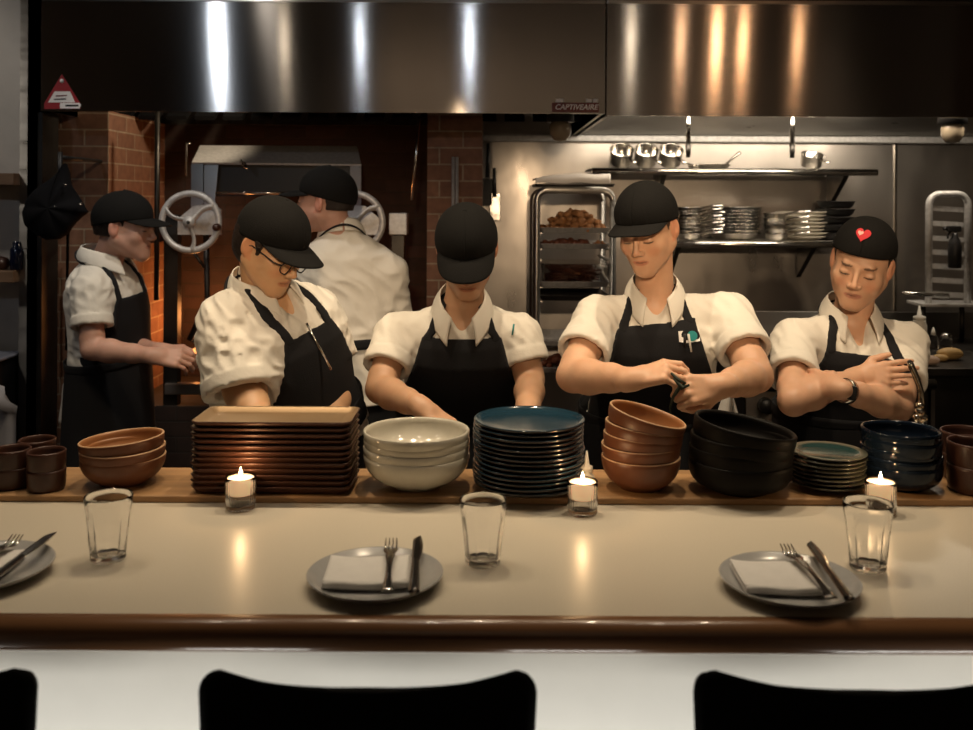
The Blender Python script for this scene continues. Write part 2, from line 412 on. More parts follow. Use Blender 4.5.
# lamps under the hoods
def hoodlamp(x, y, z, label, facing):
    r = empty('hood_lamp', (x, y, z), label, 'lamp', 'caged lamps under the hoods')
    MB().tube([(x, y, z + .10), (x, y, z + .03)], [.055, .06], 20).build('lamp_base', M['black'], r); MB().tube([(x, y, 2.374), (x, y, z + .10)], .012).build('lamp_stem', M['darksteel'], r)
    MB().lathe([(0, -.055), (.028, -.048), (.045, -.02), (.047, .012), (.038, .03), (0, .03)], 24, T=TR((x, y, z))).build('glass_bowl', M['bulb'], r)
M['bulb'] = mat('lamp_bowl', (.30, .24, .17), .15, coat=.5)
hoodlamp(ax(560, 4.05), 4.05, 1.905, 'round glass lamp hanging under the hood behind the maroon name plate', -1)
hoodlamp(ax(952, 4.05), 4.05, 1.905, 'round glass lamp hanging under the hood above the aluminium rack', -1)

# sticker and name plate on the hood face
st = empty('warning_sticker', (at(62, 95, 3.69).x, 3.698, at(62, 95, 3.69).z), 'red triangular sticker with white lines at the corner of the hood', 'sticker')
tx, tz = st.location.x, 0
def tri(pts, m, name, y):
    P = [at(px, py, 3.7) for px, py in pts]
    n = len(P); mb = MB()
    V = [(p.x, y, p.z) for p in P] + [(p.x, y + .0012, p.z) for p in P]
    F = [tuple(range(n)), tuple(range(n, 2 * n))[::-1]] + [(i, n + i, n + (i + 1) % n, (i + 1) % n) for i in range(n)]
    mb.add(V, F, 0, False); return mb.build(name, m, st)
tri([(61.5, 74), (80, 103.5), (80, 109), (44, 109), (44, 103.5)], M['red'], 'sticker_face', 3.6975)
tri([(54.5, 91.5), (70, 91.5), (75, 102.5), (48, 102.5)], M['whitevinyl'], 'white_field', 3.6960)
tri([(60, 103), (79.5, 103), (81, 105), (79.5, 108.6), (60, 108.6)], M['whitevinyl'], 'white_strip', 3.6955)
tri([(65.5, 104.8), (78.5, 104.8), (78.5, 106.6), (65.5, 106.6)], M['black'], 'dark_line', 3.6945)
tri([(56, 95.5), (67, 95.0), (67, 96.0), (56, 96.8)], M['plaque'], 'dark_line', 3.6945)
tri([(54, 99.0), (66, 98.4), (66, 99.4), (54, 100)], M['black'], 'dark_line', 3.6945)
mbx = MB(); p = at(61.7, 81, 3.7); mbx.tube([(p.x, 3.6955, p.z), (p.x, 3.697, p.z)], .008, 16); mbx.build('white_dot', M['whitevinyl'], st)

npc = at(575, 107.5, 3.7)
npl = empty('name_plate', (npc.x, 3.698, npc.z), 'maroon name plate with white capital letters at the hood corner', 'sign')
MB().box((npc.x, 3.696, npc.z), (.183, .006, .036), bev=.002).build('plate_face', M['plaque'], npl)
def text(body, loc, size, m, parent, name='lettering', shear=0, rot=(90, 0, 0), ext=.0006, bold=0.0):
    c = bpy.data.curves.new(name, 'FONT'); c.body = body; c.size = size; c.extrude = ext; c.shear = shear; c.offset = bold
    c.align_x = 'CENTER'; c.align_y = 'CENTER'
    t = bpy.data.objects.new(name, c); COL.objects.link(t)
    bpy.context.view_layer.update()
    me = bpy.data.meshes.new_from_object(t.evaluated_get(bpy.context.evaluated_depsgraph_get()))
    bpy.data.objects.remove(t); me.materials.clear(); me.materials.append(m)
    o = bpy.data.objects.new(name, me); COL.objects.link(o); o.parent = parent
    o.location = Vector(loc) - parent.location; o.rotation_euler = tuple(R(a) for a in rot)
    return o
text('CAPTIVEAIRE', (npc.x + .002, 3.692, npc.z), .0285, M['whitevinyl'], npl, shear=.25, bold=.0006)
for dx_, w in ((-.062, .03), (.052, .022), (.078, .018)):
    MB().box((npc.x + dx_, 3.697, npc.z + .0265), (w, .002, .013)).build('label_tag', M['whitevinyl'], npl)

# ================================================================ bar counter
cb = empty('bar_counter', (0, 1.65, 0), 'long cream bar counter with a rounded brown wooden edge and white front', 'bar counter')
MB().box((0, 1.775, .965), (5.6, .73, .03)).build('worktop', M['stone'], cb)
mb = MB(); prof = [(1.411, .9805), (1.400, .9805), (1.390, .977), (1.383, .970), (1.380, .960), (1.380, .947), (1.383, .939), (1.390, .934), (1.411, .934)]
V = [(x, y, z) for x in (-2.8, 2.8) for (y, z) in prof]; n = len(prof)
F = [(i, i + n, (i + 1) % n + n, (i + 1) % n) for i in range(n)] + [tuple(range(n)), tuple(range(n, 2 * n))[::-1]]
mb.add(V, F, 0, True).build('edge_trim', M['edgewood'], cb)
MB().box((0, 1.60, .475), (5.6, .06, .95)).build('front_panel', M['barfront'], cb)
pl = MB().box((0, 2.030, .987), (5.6, .206, .014), bev=.003).build('pass_ledge', M['wood'])
tag(pl, 'narrow brown wooden ledge running behind the cream bar top under the stacked dishes', 'ledge')
# low work table on the cooks' side
wt = empty('work_table', (0, 2.32, 0), 'stainless work table behind the wooden ledge where the cooks prepare food', 'table')
MB().box((0, 2.29, .86), (4.6, .28, .03), bev=.005).build('tabletop', M['steel'], wt)
MB().box((0, 2.29, .25), (4.4, .03, .5)).build('back_board', M['darksteel'], wt)
for x in (-2.2, -.75, .75, 2.2):
    for y in (2.18, 2.40): MB().tube([(x, y, 0), (x, y, .845)], .018).build('leg', M['steel'], wt)

# ================================================================ bar stools
def stool(x, rz, label):
    r = empty('bar_stool', (x, 1.20, 0), label, 'bar stool', 'black bar stools at the counter')
    w = .206
    def back(u, v):
        a = (u - .5) * 2; v = 1 - (1 - v) ** 2; top = 1.031 - .014 * (1 - a * a)
        hw = w - .012 * (1 - v)
        zz = .74 + (top - .74) * v
        xx = a * hw
        # rounded upper corners
        if v > .90:
            k = (v - .90) / .10; xx = a * (hw - .028 * (1 - math.sqrt(max(0, 1 - k * k))) )
        return (xx, -.055 + .0 - .028 * (1 - a * a), zz)
    MB().grid(back, 28, 20, thick=.014).build('backrest', M['stool'], r, world=False)
    def seat(u, v):
        a = (u - .5) * 2; b = v
        return (a * (.19 - .02 * b * b), -.06 + .34 * b, .700 - .012 * (1 - a * a) + .03 * max(0, .25 - b) ** 1)
    MB().grid(seat, 20, 20, thick=.016).build('seat', M['stool'], r, world=False)
    mb = MB(); mb.grid(lambda u, v: ((u - .5) * .30, -.075 + .03 * math.cos(v * 1.57), .700 + .05 * v), 8, 6, thick=.012); mb.build('back_joint', M['stool'], r, world=False)
    for sx in (-1, 1):
        for sy, yy in ((0, -.02), (1, .22)):
            MB().tube([(sx * .13, yy, .685), (sx * .19, yy + (-.07 if sy == 0 else .04), .0)], [.013, .011]).build('leg', M['stool'], r, world=False)
    mb = MB()
    c = [(-.172, -.058, .26), (.172, -.058, .26), (.172, .246, .26), (-.172, .246, .26), (-.172, -.058, .26)]
    for a, b in zip(c, c[1:]): mb.tube([a, b], .009)
    mb.build('footrest', M['stool'], r, world=False)
    r.rotation_euler.z = rz
    return r
stool(ax(370, 1.145), R(.3), 'black bar stool with curved back, seen whole-width below the middle place setting')
stool(ax(866, 1.145), R(-1), 'black bar stool with curved back, drawn up before the place setting with the tall candle')
stool(ax(-131, 1.145), 0, 'black bar stool with curved back, mostly cut off beside the setting with the slanted knife')
# ================================================================ stacked dishes on the ledge
LZ = 0.9945
ORD = ['topmost', 'second from the top', 'third from the top', 'fourth from the top', 'fifth from the top', 'sixth from the top',
       'seventh from the top', 'eighth from the top', 'ninth from the top', 'tenth from the top', 'eleventh from the top', 'twelfth from the top',
       'thirteenth from the top', 'fourteenth from the top', 'fifteenth from the top', 'sixteenth from the top']
def stack(proto, x, y, n, dz, labeltail, group, tilts=None, jit=.002, zs=None, first=True):
    """n copies standing one in another, the first is the lowest; each its own object and label"""
    out = []
    for i in range(n):
        o = proto if (i == 0 and first) else copy_tree(proto)
        z = LZ + (zs[i] if zs else i * dz)
        o.location = (x + random.uniform(-jit, jit), y + random.uniform(-jit, jit), z)
        t = tilts[i] if tilts else (0, 0, 0)
        o.rotation_euler = (R(t[0]), R(t[1]), random.uniform(0, 6.28) if not tilts and jit else R(t[2]))
        k = n - 1 - i
        pos = ORD[k] if k < n - 1 or n < 3 else 'lowest'
        o['label'] = '%s, %s' % (labeltail, pos)
        o['group'] = group
        out.append(o)
    return out
def dish(name, prof, m, mats, cat, n=64, mod=None):
    o = MB().lathe(prof, n, m, mod=mod).build(name, mats); o['category'] = cat
    return o
def bowl_prof(r, h, foot, th=.005, belly=.0, rim=None):
    """outside then inside of a bowl; z=0 at the foot"""
    P = [(0, .003), (foot - .004, .003), (foot - .003, 0), (foot, 0), (foot + .002, .004)]
    k = 10
    for i in range(1, k + 1):
        t = i / k; P.append((foot + (r - foot) * (1 - (1 - t) ** (2.2 + belly)), .004 + (h - .004) * t ** (1.25)))
    no = len(P)
    P.append((r - th * .3, h + th * .35)); P.append((r - th * .8, h + th * .25))
    for i in range(k, -1, -1):
        t = i / k; P.append((max(.0, foot - .002 + (r - th - foot) * (1 - (1 - t) ** (2.2 + belly))), .004 + th + (h - .006 - th) * t ** 1.25))
    P.append((0, .004 + th))
    m = [0] * (len(P) - 1)
    for i in range(no - 1, len(m)): m[i] = 1
    return P, m, no

# brown cups, two high, three stacks
def cup_proto(name, r, h):
    P = [(0, .002), (r * .86, .002), (r * .90, 0), (r * .95, .004), (r * .985, h * .3), (r, h * .9), (r, h), (r - .002, h + .002), (r - .004, h), (r - .005, h * .85), (r - .006, .008), (r * .8, .005), (0, .005)]
    m = [0] * 6 + [1] * 6
    return dish(name, P, m, [M['mug'], M['mug']], 'cup', 48)
for j, (px, D, lab) in enumerate(((48, 1.970, 'small dark brown cup in the pair nearest the rust bowls'),
                                  (38.5, 2.065, 'small dark brown cup in the pair standing furthest back'),
                                  (13, 1.985, 'small dark brown cup in the pair furthest from the rust bowls'))):
    stack(cup_proto('stoneware_cup', .0385, .041), ax(px, D), D, 2, .0375, lab, 'small brown cups on the ledge', jit=.001)
# rust bowls at the cups
P, m, no = bowl_prof(.087, .058, .046); m[no - 1] = 2; m[no] = 2
pr = dish('serving_bowl', P, m, [M['rust'], M['rust_in'], M['rim_tan']], 'bowl')
stack(pr, ax(123, 2.01), 2.018, 3, .022, 'rust bowl in the short stack beside the brown cups', 'rust bowls beside the cups', tilts=[(0, 0, 0), (0, -2, 40), (-1, -5, 0)], zs=[0, .018, .037])
# long bronze trays
def tray():
    mb = MB(); hw, hd = .166, .077
    mb.rrect([(hw - .018, hd - .018, .012, 0), (hw - .008, hd - .008, .018, .004), (hw - .002, hd - .002, .02, .013), (hw, hd, .02, .0165), (hw - .002, hd - .002, .02, .018),
              (hw - .006, hd - .006, .018, .0165), (hw - .014, hd - .014, .014, .0085), (hw - .03, hd - .03, .01, .0065)], 6, [0, 0, 0, 0, 1, 1, 1])
    o = mb.build('serving_tray', [M['tray_out'], M['tray_in']]); o['category'] = 'tray'; return o
stack(tray(), ax(273, 1.95), 2.006, 12, .0120, 'bronze rectangular tray in the tall tray stack', 'bronze rectangular trays on the ledge', tilts=[(0, 0, random.uniform(-.5, .5)) for _ in range(12)], jit=.0012)
# oatmeal bowls
P, m, no = bowl_prof(.1125, .068, .050, th=.006)
pr = dish('serving_bowl', P, m, [M['white_bowl'], M['white_bowl']], 'bowl')
stack(pr, ax(417.5, 2.01), 2.008, 4, .0165, 'oatmeal white bowl in the pale stack of four', 'oatmeal white bowls on the ledge', jit=.0015)
# tall stack of teal plates
Pp = [(0, .002), (.066, .002), (.068, 0), (.071, 0), (.074, .004), (.098, .007), (.112, .011), (.1165, .0155), (.1170, .0178), (.1155, .0190), (.113, .0175), (.108, .0125), (.098, .0105), (.06, .0085), (0, .0085)]
mm = [0] * 8 + [1] * 6
pr = dish('dinner_plate', Pp, mm, [M['plate_dark'], M['bluetop']], 'plate')
stack(pr, ax(530, 1.995), 1.998, 14, .0098, 'teal topped dark plate in the tall round stack', 'teal dark plates on the ledge', jit=.0022)
# rust bowls stacked tilting
P, m, no = bowl_prof(.083, .066, .044); m[no - 1] = 2; m[no] = 2
pr = dish('serving_bowl', P, m, [M['rust'], M['rust_in'], M['rim_tan']], 'bowl')
stack(pr, ax(641, 2.01), 2.004, 5, .02, 'rust bowl in the leaning stack behind the candle', 'rust bowls stacked leaning', tilts=[(0, 0, 0), (0, -1, 60), (0, 3.5, 0), (0, 8, 0), (2, 15, 0)], zs=[0, .025, .045, .064, .090])
# black bowls
P, m, no = bowl_prof(.1065, .062, .060, th=.007, belly=1.2)
pr = dish('serving_bowl', P, m, [M['blackbowl'], M['blackbowl']], 'bowl')
stack(pr, ax(740, 2.01), 1.995, 4, .03, 'wide black bowl in the leaning black stack', 'black bowls on the ledge', tilts=[(0, 0, 0), (0, 1, 60), (0, 3, 0), (1, 10, 0)], zs=[0, .026, .048, .073])
# green rimmed plates
Pg = [(0, .002), (.036, .002), (.038, 0), (.041, 0), (.044, .004), (.060, .007), (.070, .011), (.0785, .0125), (.079, .0145), (.0775, .0155), (.064, .0140), (.058, .0105), (.05, .008), (0, .008)]
mg = [0] * 8 + [2] * 2 + [1] * 3
pr = dish('side_plate', Pg, mg, [M['plate_dark'], M['greentop'], M['greenrim']], 'plate')
stack(pr, ax(830.5, 2.0), 2.012, 8, .0088, 'small green rimmed plate in the low stack beside the black bowls', 'small green plates on the ledge', jit=.002)
# navy bowls, uneven hand made rims
def wob(r, z, a):
    k = max(0, z) / .07
    return r * (1 + .022 * k * math.cos(4 * a + .4)), z + .0022 * k * k * math.sin(3 * a)
P, m, no = bowl_prof(.081, .052, .045, th=.005, belly=.8)
pr = dish('serving_bowl', P, m, [M['navy'], M['navy']], 'bowl', mod=wob)
stack(pr, ax(903.5, 2.01), 2.015, 5, .02, 'glossy navy bowl in the uneven stack beside the brown pots', 'navy bowls on the ledge', tilts=[(0, 0, 0), (0, -3, 70), (1, 4, 140), (0, -2, 200), (0, 1, 20)], zs=[0, .020, .037, .053, .070])
# big brown pots at the far right
for px, D, lab, zt in ((971, 1.995, 'large brown pot in the front pair beside the navy bowls', 0), (968, 2.08, 'large brown pot in the rear pair behind the navy bowls', .012)):
    pr = cup_proto('stoneware_pot', .058, .054); pr['category'] = 'pot'; pr.data.materials[0] = M['mug']
    o2 = stack(pr, ax(px + (2 if zt else 0), D) + (-.0 if zt else .012), D if zt else 1.99, 2, .0475, lab, 'large brown pots on the ledge', jit=.0)

# squeeze bottle tip behind the candle
c = Vector((ax(588, 1.975), 1.975, LZ))
sq = empty('squeeze_bottle', c, 'small white squeeze bottle with pointed tip beside the rust bowl stack', 'bottle')
MB().lathe([(0, 0), (.0155, 0), (.0165, .003), (.0165, .030), (.011, .037), (.011, .040), (0, .040)], 24, T=TR(c)).build('bottle_body', M['whiteplastic'], sq)
MB().lathe([(0, .040), (.0125, .040), (.0125, .051), (.006, .054), (.0045, .062), (.0018, .083), (0, .083)], 24, T=TR(c)).build('nozzle', M['whiteplastic'], sq)

# ================================================================ candles
def candle(px, D, label):
    x = ax(px, D); c = Vector((x, D, .980))
    r = empty('candle_holder', c, label, 'candle holder', 'votive candles in ribbed glass along the bar')
    def rib(rr, z, a):
        return (rr - (.0009 * (1 + math.cos(28 * a)) if rr > .0262 and z < .052 else 0), z)
    prof = [(0, 0), (.027, 0), (.0292, .002), (.0298, .02), (.0300, .055), (.0302, .0635), (.0296, .0650), (.0286, .0635), (.0278, .055), (.0270, .02), (.0255, .010), (0, .009)]
    MB().lathe(prof, 112, mod=rib, T=TR(c)).build('ribbed_glass', M['glass'], r)
    MB().lathe([(0, .030), (.023, .030), (.0256, .033), (.0266, .060), (.0255, .0625), (.012, .0608), (0, .0600)], 40, T=TR(c)).build('wax', M['wax'], r)
    MB().tube([c + Vector((0, 0, .060)), c + Vector((.001, 0, .067))], .0007, 6).build('wick', M['black'], r)
    MB().lathe([(0, .0640), (.0022, .0662), (.0036, .0695), (.0028, .0745), (.0010, .0800), (0, .0830)], 16, T=TR(c)).build('flame', M['flame'], r)
    l = bpy.data.lights.new('candle_light', 'POINT'); l.energy = .25; l.color = (1.0, .62, .30); l.shadow_soft_size = .004
    o = bpy.data.objects.new('candle_light_source', l); COL.objects.link(o); o.location = c + Vector((0, 0, .088))
candle(242, 1.894, 'lit votive candle in ribbed glass standing before the bronze tray stack')
candle(584, 1.876, 'lit votive candle in ribbed glass between the teal plates and the leaning rust bowls')
candle(882, 1.885, 'lit votive candle in ribbed glass behind the drinking glass, before the navy bowls')

# ================================================================ tumblers
def tumbler(px, D, label, s=1.0):
    c = Vector((ax(px, D), D, .9803))
    def facet(rr, z, a):
        if z < .008 or rr < .02: return rr, z
        k = min(1, max(0, (.088 - z) / .014)); u = (a * 10 / (2 * math.pi)) % 1.0
        return rr - .0026 * k * abs(math.sin(math.pi * u)) ** .6 * (1 if rr > .026 else 0) * 1.0, z
    H = .110
    P = [(0, .003), (.024, .002), (.0275, 0), (.0295, .003), (.0310, .02), (.0345, .055), (.0375, .085), (.0395, .098), (.0402, .108), (.0395, H), (.0389, .1085),
         (.0380, .096), (.0352, .080), (.0317, .052), (.0283, .022), (.0262, .012), (.020, .0095), (0, .009)]
    o = MB().lathe([(a * s, b * s) for a, b in P], 120, mod=facet).build('drinking_glass', M['glass'], loc=c, world=False)
    tag(o, label, 'drinking glass', 'fluted tumblers on the bar')
tumbler(110, 1.625, 'empty fluted tumbler beside the setting with the slanted knife')
tumbler(484.5, 1.615, 'empty fluted tumbler beside the middle place setting')
tumbler(869.5, 1.600, 'empty fluted tumbler standing in front of a lit candle', 1.02)

# ================================================================ place settings
SP = [(0, .003), (.054, .003), (.056, 0), (.059, 0), (.062, .004), (.085, .0065), (.100, .012), (.1085, .0185), (.1095, .0205), (.1085, .0215), (.106, .0205), (.099, .0150), (.085, .0105), (.06, .0085), (0, .0085)]
def fork_mb():
    mb = MB()
    # along +y: handle from -0.10 to tines at +0.095
    def blade(u, v):
        y = -.10 + .145 * u; w = .0095 - .0055 * math.sin(min(1, u * 1.1) * math.pi) ** .7 if u < .86 else .0045 + (u - .86) * .045
        return ((v - .5) * 2 * w, y, .0045 * math.sin(u * math.pi) + .001)
    mb.grid(blade, 24, 3, thick=.0022)
    def head(u, v):
        y = .045 + .022 * u; w = .0105 + .0015 * math.sin(u * math.pi)
        return ((v - .5) * 2 * w * (0.65 + .35 * min(1, u * 3)), y, .001 - .004 * math.sin(u * 1.57) - .0012 * (1 - abs(2 * v - 1)))
    mb.grid(head, 8, 6, thick=.0018)
    for i in range(4):
        x = -.009 + i * .006
        mb.tube([(x, .0655, -.0035), (x, .080, -.002), (x * .97, .097, .0035)], [.0019, .0016, .0008], 8)
    return mb
def knife_mb(flip=False):
    mb = MB()
    def h(u, v):
        y = -.105 + .112 * u; w = .0085 - .0025 * u
        a = v * 2 * math.pi
        return (w * math.cos(a), y, .0035 * math.sin(a) + .004)
    mb.grid(h, 16, 12)
    mb.tube([(0, -.107, .004), (0, -.103, .004)], [.004, .0075], 12, flat=.5)
    def b(u, v):
        y = .007 + .098 * u; w0 = -.006; w1 = .0065 + .004 * math.sin(u * math.pi)
        if u > .78: k = (u - .78) / .22; w0 = -.006 + .012 * k * k
        return (w0 + (w1 - w0) * v, y, .004)
    mb.grid(b, 20, 4, thick=.0014)
    return mb
def napkin(name_loc, w, d, rz, label, z, hang=.0):
    def fn(u, v):
        x = (u - .5) * w; y = (v - .5) * d
        r2 = min(1, math.hypot(x, y) / .09)
        zz = .003 + .0042 * (r2 ** 4) + .0014 * math.sin(7 * u + 3 * v) * .6
        return (x, y, zz)
    mb = MB()
    mb.grid(fn, 26, 16, thick=.0025)
    mb.grid(lambda u, v: (lambda p: (p[0] * .985 + .001, p[1] * .97 + .001, p[2] + .0035))(fn(u, v)), 26, 16, thick=.0025)
    mb.grid(lambda u, v: (lambda p: (p[0] * .975 - .001, p[1] * .95 + .003, p[2] + .0070))(fn(u, v)), 26, 16, thick=.0025)
    # rolled front fold
    mb.tube([((u - .5) * w * .98, -d / 2 + .002, .0085 + .0015 * math.sin(9 * u)) for u in [i / 20 for i in range(21)]], .0048, 10)
    o = mb.build('napkin', M['napkin'], loc=name_loc, world=False); o.rotation_euler.z = rz; o.location.z = z
    tag(o, label, 'napkin', 'folded white napkins on the plates'); return o
def setting(px, py, D, npos, fpos, kpos, names):
    x = ax(px, D); pz = .9803
    pl = MB().lathe(SP, 72).build('side_plate', M['sideplate'], loc=(x, D, pz), world=False)
    tag(pl, names[0], 'plate', 'grey plates at the place settings')
    pl2 = pz + .0085
    napkin(Vector((x + npos[0], D + npos[1], 0)), npos[2], npos[3], R(npos[4]), names[1], pl2 + .003)
    for (mbf, nm, pos, lab, grp) in ((fork_mb(), 'table_fork', fpos, names[2], 'forks'), (knife_mb(), 'table_knife', kpos, names[3], 'knives')):
        o = mbf.build(nm, M['cutlery'], loc=(x + pos[0], D + pos[1], pl2 + pos[3]), world=False)
        o.scale = (1.05, 1.04, 1.05); o.rotation_euler = (R(pos[4] if len(pos) > 4 else 0), 0, R(pos[2])); tag(o, lab, nm.split('_')[1], grp + ' laid on the napkins')
setting(377, 578, 1.523, (-.012, .004, .135, .112, 2), (.022, .010, 4, .0205, 1.5), (.064, .010, 3, .020, 1.5),
        ('grey plate of the middle place setting, before the tray and pale bowl stacks', 'folded white napkin on the middle plate, straight to the bar edge',
         'fork lying on the napkin of the middle plate', 'broad bladed knife lying on the middle plate'))
setting(791, 583, 1.510, (-.016, .004, .13, .112, -2), (.029, .004, 1, .0205, 1.5), (.062, .006, -3, .020, 1.5),
        ('grey plate of the place setting before the black and green stacks', 'folded white napkin on the plate before the black bowls',
         'fork on the napkin of the plate before the black bowls', 'knife on the plate before the black bowls'))
setting(-16, 572, 1.545, (-.018, .0, .13, .11, 2), (.012, -.004, 1, .0205, 1.5), (.062, -.004, -3, .0205, 1.5),
        ('grey plate cut off by the picture edge beside the lone tumbler and brown cups', 'folded napkin on the plate cut off at the picture edge',
         'fork on the plate that is cut off at the picture edge', 'knife pointing out past the rim of the cut off plate towards the tumbler'))
# ================================================================ left: plaster partition with wooden shelves
def wshelf(py, label):
    z = at(14, py, 3.66).z
    o = MB().box((ax(5, 3.7) - .113, 3.715, z - .022), (.36, .165, .046), bev=.003).build('wall_shelf', M['shelfwood'])
    tag(o, label, 'shelf', 'thick wooden shelves on the plaster wall'); return z
z1 = wshelf(173.5, 'short thick wooden shelf on the plaster wall, the empty upper one')
z2 = wshelf(270.5, 'short thick wooden shelf on the plaster wall, holding the dark blue bottle')
c = Vector((ax(17, 3.68), 3.68, z2 + .0015))
b = MB().lathe([(0, 0), (.022, 0), (.0245, .003), (.0245, .078), (.020, .086), (.0155, .089), (.0155, .108), (.013, .110), (0, .110)], 28).build('blue_bottle', M['navyglass'], loc=c, world=False)
tag(b, 'small dark blue bottle on the lower wooden shelf of the plaster wall', 'bottle')
c = Vector((ax(0, 3.68), 3.68, z2 + .0015))
b = MB().lathe([(0, 0), (.025, 0), (.034, .01), (.038, .028), (.030, .045), (.010, .052), (0, .052)], 28).build('dark_jar', M['mug'], loc=c, world=False)
tag(b, 'small round dark jar beside the blue bottle on the wooden shelf', 'jar')
# low covered cabinet and a grey chair in front of the partition
lc = empty('low_cabinet', (-2.26, 3.56, 0), 'low cabinet covered by a blue grey cloth at the foot of the plaster wall', 'cabinet')
MB().box((-2.27, 3.565, .49), (.86, .39, .975)).build('cabinet_body', M['blackmatt'], lc)
MB().grid(lambda u, v: (-2.71 + .88 * u, 3.345 + .41 * min(1, v * 1.7) if v > .4 else 3.352 - .012 * math.sin(u * 22) * (1 - v / .4), .992 if v > .4 else .992 - .32 * (1 - v / .4)), 60, 20, thick=.01).build('cloth_cover', M['denim'], lc)
gc = empty('padded_chair', (-1.83, 3.0, 0), 'chair with a rounded grey padded back before the cloth covered cabinet', 'chair')
MB().grid(lambda u, v: (-1.83 + (u - .5) * .44 * (1 - .35 * max(0, v - .8) ** 2 * 25 * .5 * abs(2 * u - 1) ** 3), 3.20 + .02 * math.cos((u - .5) * 3), .62 + .365 * v - .09 * max(0, v - .5) * 2 * abs(2 * u - 1) ** 4), 24, 16, thick=.035).build('backrest', M['greycloth'], gc)
MB().box((-1.83, 3.0, .45), (.42, .40, .06), bev=.02).build('seat', M['greycloth'], gc)
for sx in (-.17, .17):
    for sy in (-.17, .17): MB().tube([(-1.83 + sx, 3.0 + sy, 0), (-1.83 + sx, 3.0 + sy, .425)], .013).build('leg', M['darksteel'], gc)
MB().tube([(-1.83, 3.19, .45), (-1.83, 3.215, .64)], .015).build('back_support', M['darksteel'], gc)

# black aprons bundled on a hook
ab = empty('hanging_aprons', (ax(57, 3.6), 3.6, at(57, 182, 3.6).z), 'bundle of black aprons hanging on a hook against the brick pier', 'aprons')
def bund(u, v):
    px = [(65, 163), (54, 176), (36, 190), (26, 200), (23, 212), (27, 226), (36, 235), (48, 240), (60, 239), (68, 233), (74, 226), (81, 217), (88, 212), (84, 204), (77, 196), (72, 186), (69, 176)]
    k = u * len(px); i = int(k) % len(px); f = k - int(k)
    p0 = px[i]; p1 = px[(i + 1) % len(px)]
    P = at(p0[0] + (p1[0] - p0[0]) * f, p0[1] + (p1[1] - p0[1]) * f, 3.6)
    C_ = at(56, 208, 3.6); a = (v - .5) * math.pi
    q = C_ + (P - C_) * math.cos(a)
    return (q.x, 3.60 + .07 * math.sin(a) + .008 * math.sin(u * 40) * math.cos(a), q.z)
MB().grid(bund, 68, 16).build('folded_cloth', M['blackmatt'], ab)
p0 = at(60, 152, 3.62); p1 = at(60, 190, 3.62)
MB().tube([p0, p1], .009).build('hook_rail', M['black'], ab); MB().tube([p0 + Vector((0, 0, -.02)), Vector((p0.x, 4.0, p0.z - .02))], .008).build('rail_arm', M['black'], ab)
for (x, y) in ((64, 185), (55, 207), (80, 204)):
    p = at(x, y, 3.532); MB().tube([p, p + Vector((0, .012, 0))], .0045, 10).build('snap_button', M['polished'], ab)
MB().tube([at(68, 228, 3.64), at(68, 240, 3.92), at(67, 350, 3.94)], [.007, .006, .005]).build('hanging_strap', M['blackmatt'], ab)

# ================================================================ grill with hand wheels in the hearth
gr = empty('wood_grill', (-.90, 4.0, 0), 'tall steel wood fired grill with two spoked hand wheels inside the brick hearth', 'grill')
def pbox(x0, x1, y0, y1, D, dep, m, name, parent, bev=0):
    a = at(x0, y0, D); b2 = at(x1, y1, D)
    return MB().box(((a.x + b2.x) / 2, D + dep / 2, (a.z + b2.z) / 2), (abs(b2.x - a.x), dep, abs(a.z - b2.z)), bev=bev).build(name, m, parent)
pbox(164, 178, 215, 442, 4.02, .05, M['darksteel'], 'frame_post', gr)
pbox(392, 404, 218, 442, 4.02, .05, M['darksteel'], 'frame_post', gr)
pbox(389, 407, 213, 235, 3.98, .09, M['castalu'], 'gear_box', gr, .004)
MB().tube([at(157, 112, 4.0), at(157, 300, 4.0)], .011).build('guide_rod', M['darksteel'], gr)
MB().tube([at(419, 116, 4.0), at(412, 200, 4.0)], .006).build('guide_rod', M['polished'], gr)
MB().tube([at(186, 176, 4.02), at(186, 143, 4.02), at(190, 143, 4.02)], .004).build('small_hook', M['polished'], gr)
# stainless canopy above the grill: sloped top face, open front
def P(px, py, D): return at(px, py, D)
def panel(name, quad, m, parent, th=.008):
    mb = MB(); Q = [Vector(q) for q in quad]
    nrm = (Q[1] - Q[0]).cross(Q[2] - Q[0]).normalized() * th
    V = Q + [q + nrm for q in Q]
    mb.add(V, [(0, 1, 2, 3), (7, 6, 5, 4), (0, 4, 5, 1), (1, 5, 6, 2), (2, 6, 7, 3), (3, 7, 4, 0)], 0, False)
    return mb.build(name, m, parent)
panel('canopy_slope', [P(192, 164, 4.05), P(361, 166, 4.05), P(357, 148, 4.30), P(200, 147, 4.30)], M['castalu'], gr)
panel('canopy_side', [P(191, 164, 4.05), P(203, 164, 4.05), P(203, 222, 4.05), P(191, 222, 4.05)], M['steel'], gr)
panel('canopy_front', [P(203, 165, 4.06), P(218, 165, 4.06), P(214, 212, 4.06), P(203, 212, 4.06)], M['steel'], gr)
panel('canopy_side', [P(350, 166, 4.05), P(361, 166, 4.05), P(361, 225, 4.05), P(350, 225, 4.05)], M['steel'], gr)
panel('canopy_front', [P(203, 165, 4.09), P(350, 166, 4.09), P(350, 196, 4.09), P(203, 196, 4.09)], M['black'], gr)  # black sheet stands in for the shade inside the open front
MB().tube([P(216, 193, 3.98), P(300, 193, 3.98)], .006).build('lift_bar', M['polished'], gr)
MB().tube([P(241, 160, 4.03), P(243, 166, 4.0), P(247, 170, 4.0), P(245, 163, 4.0), P(240, 162, 4.03)], .004, 8).build('chain_link', M['polished'], gr)
for (a, b_) in ((205, 330), (330, 372)):
    pass
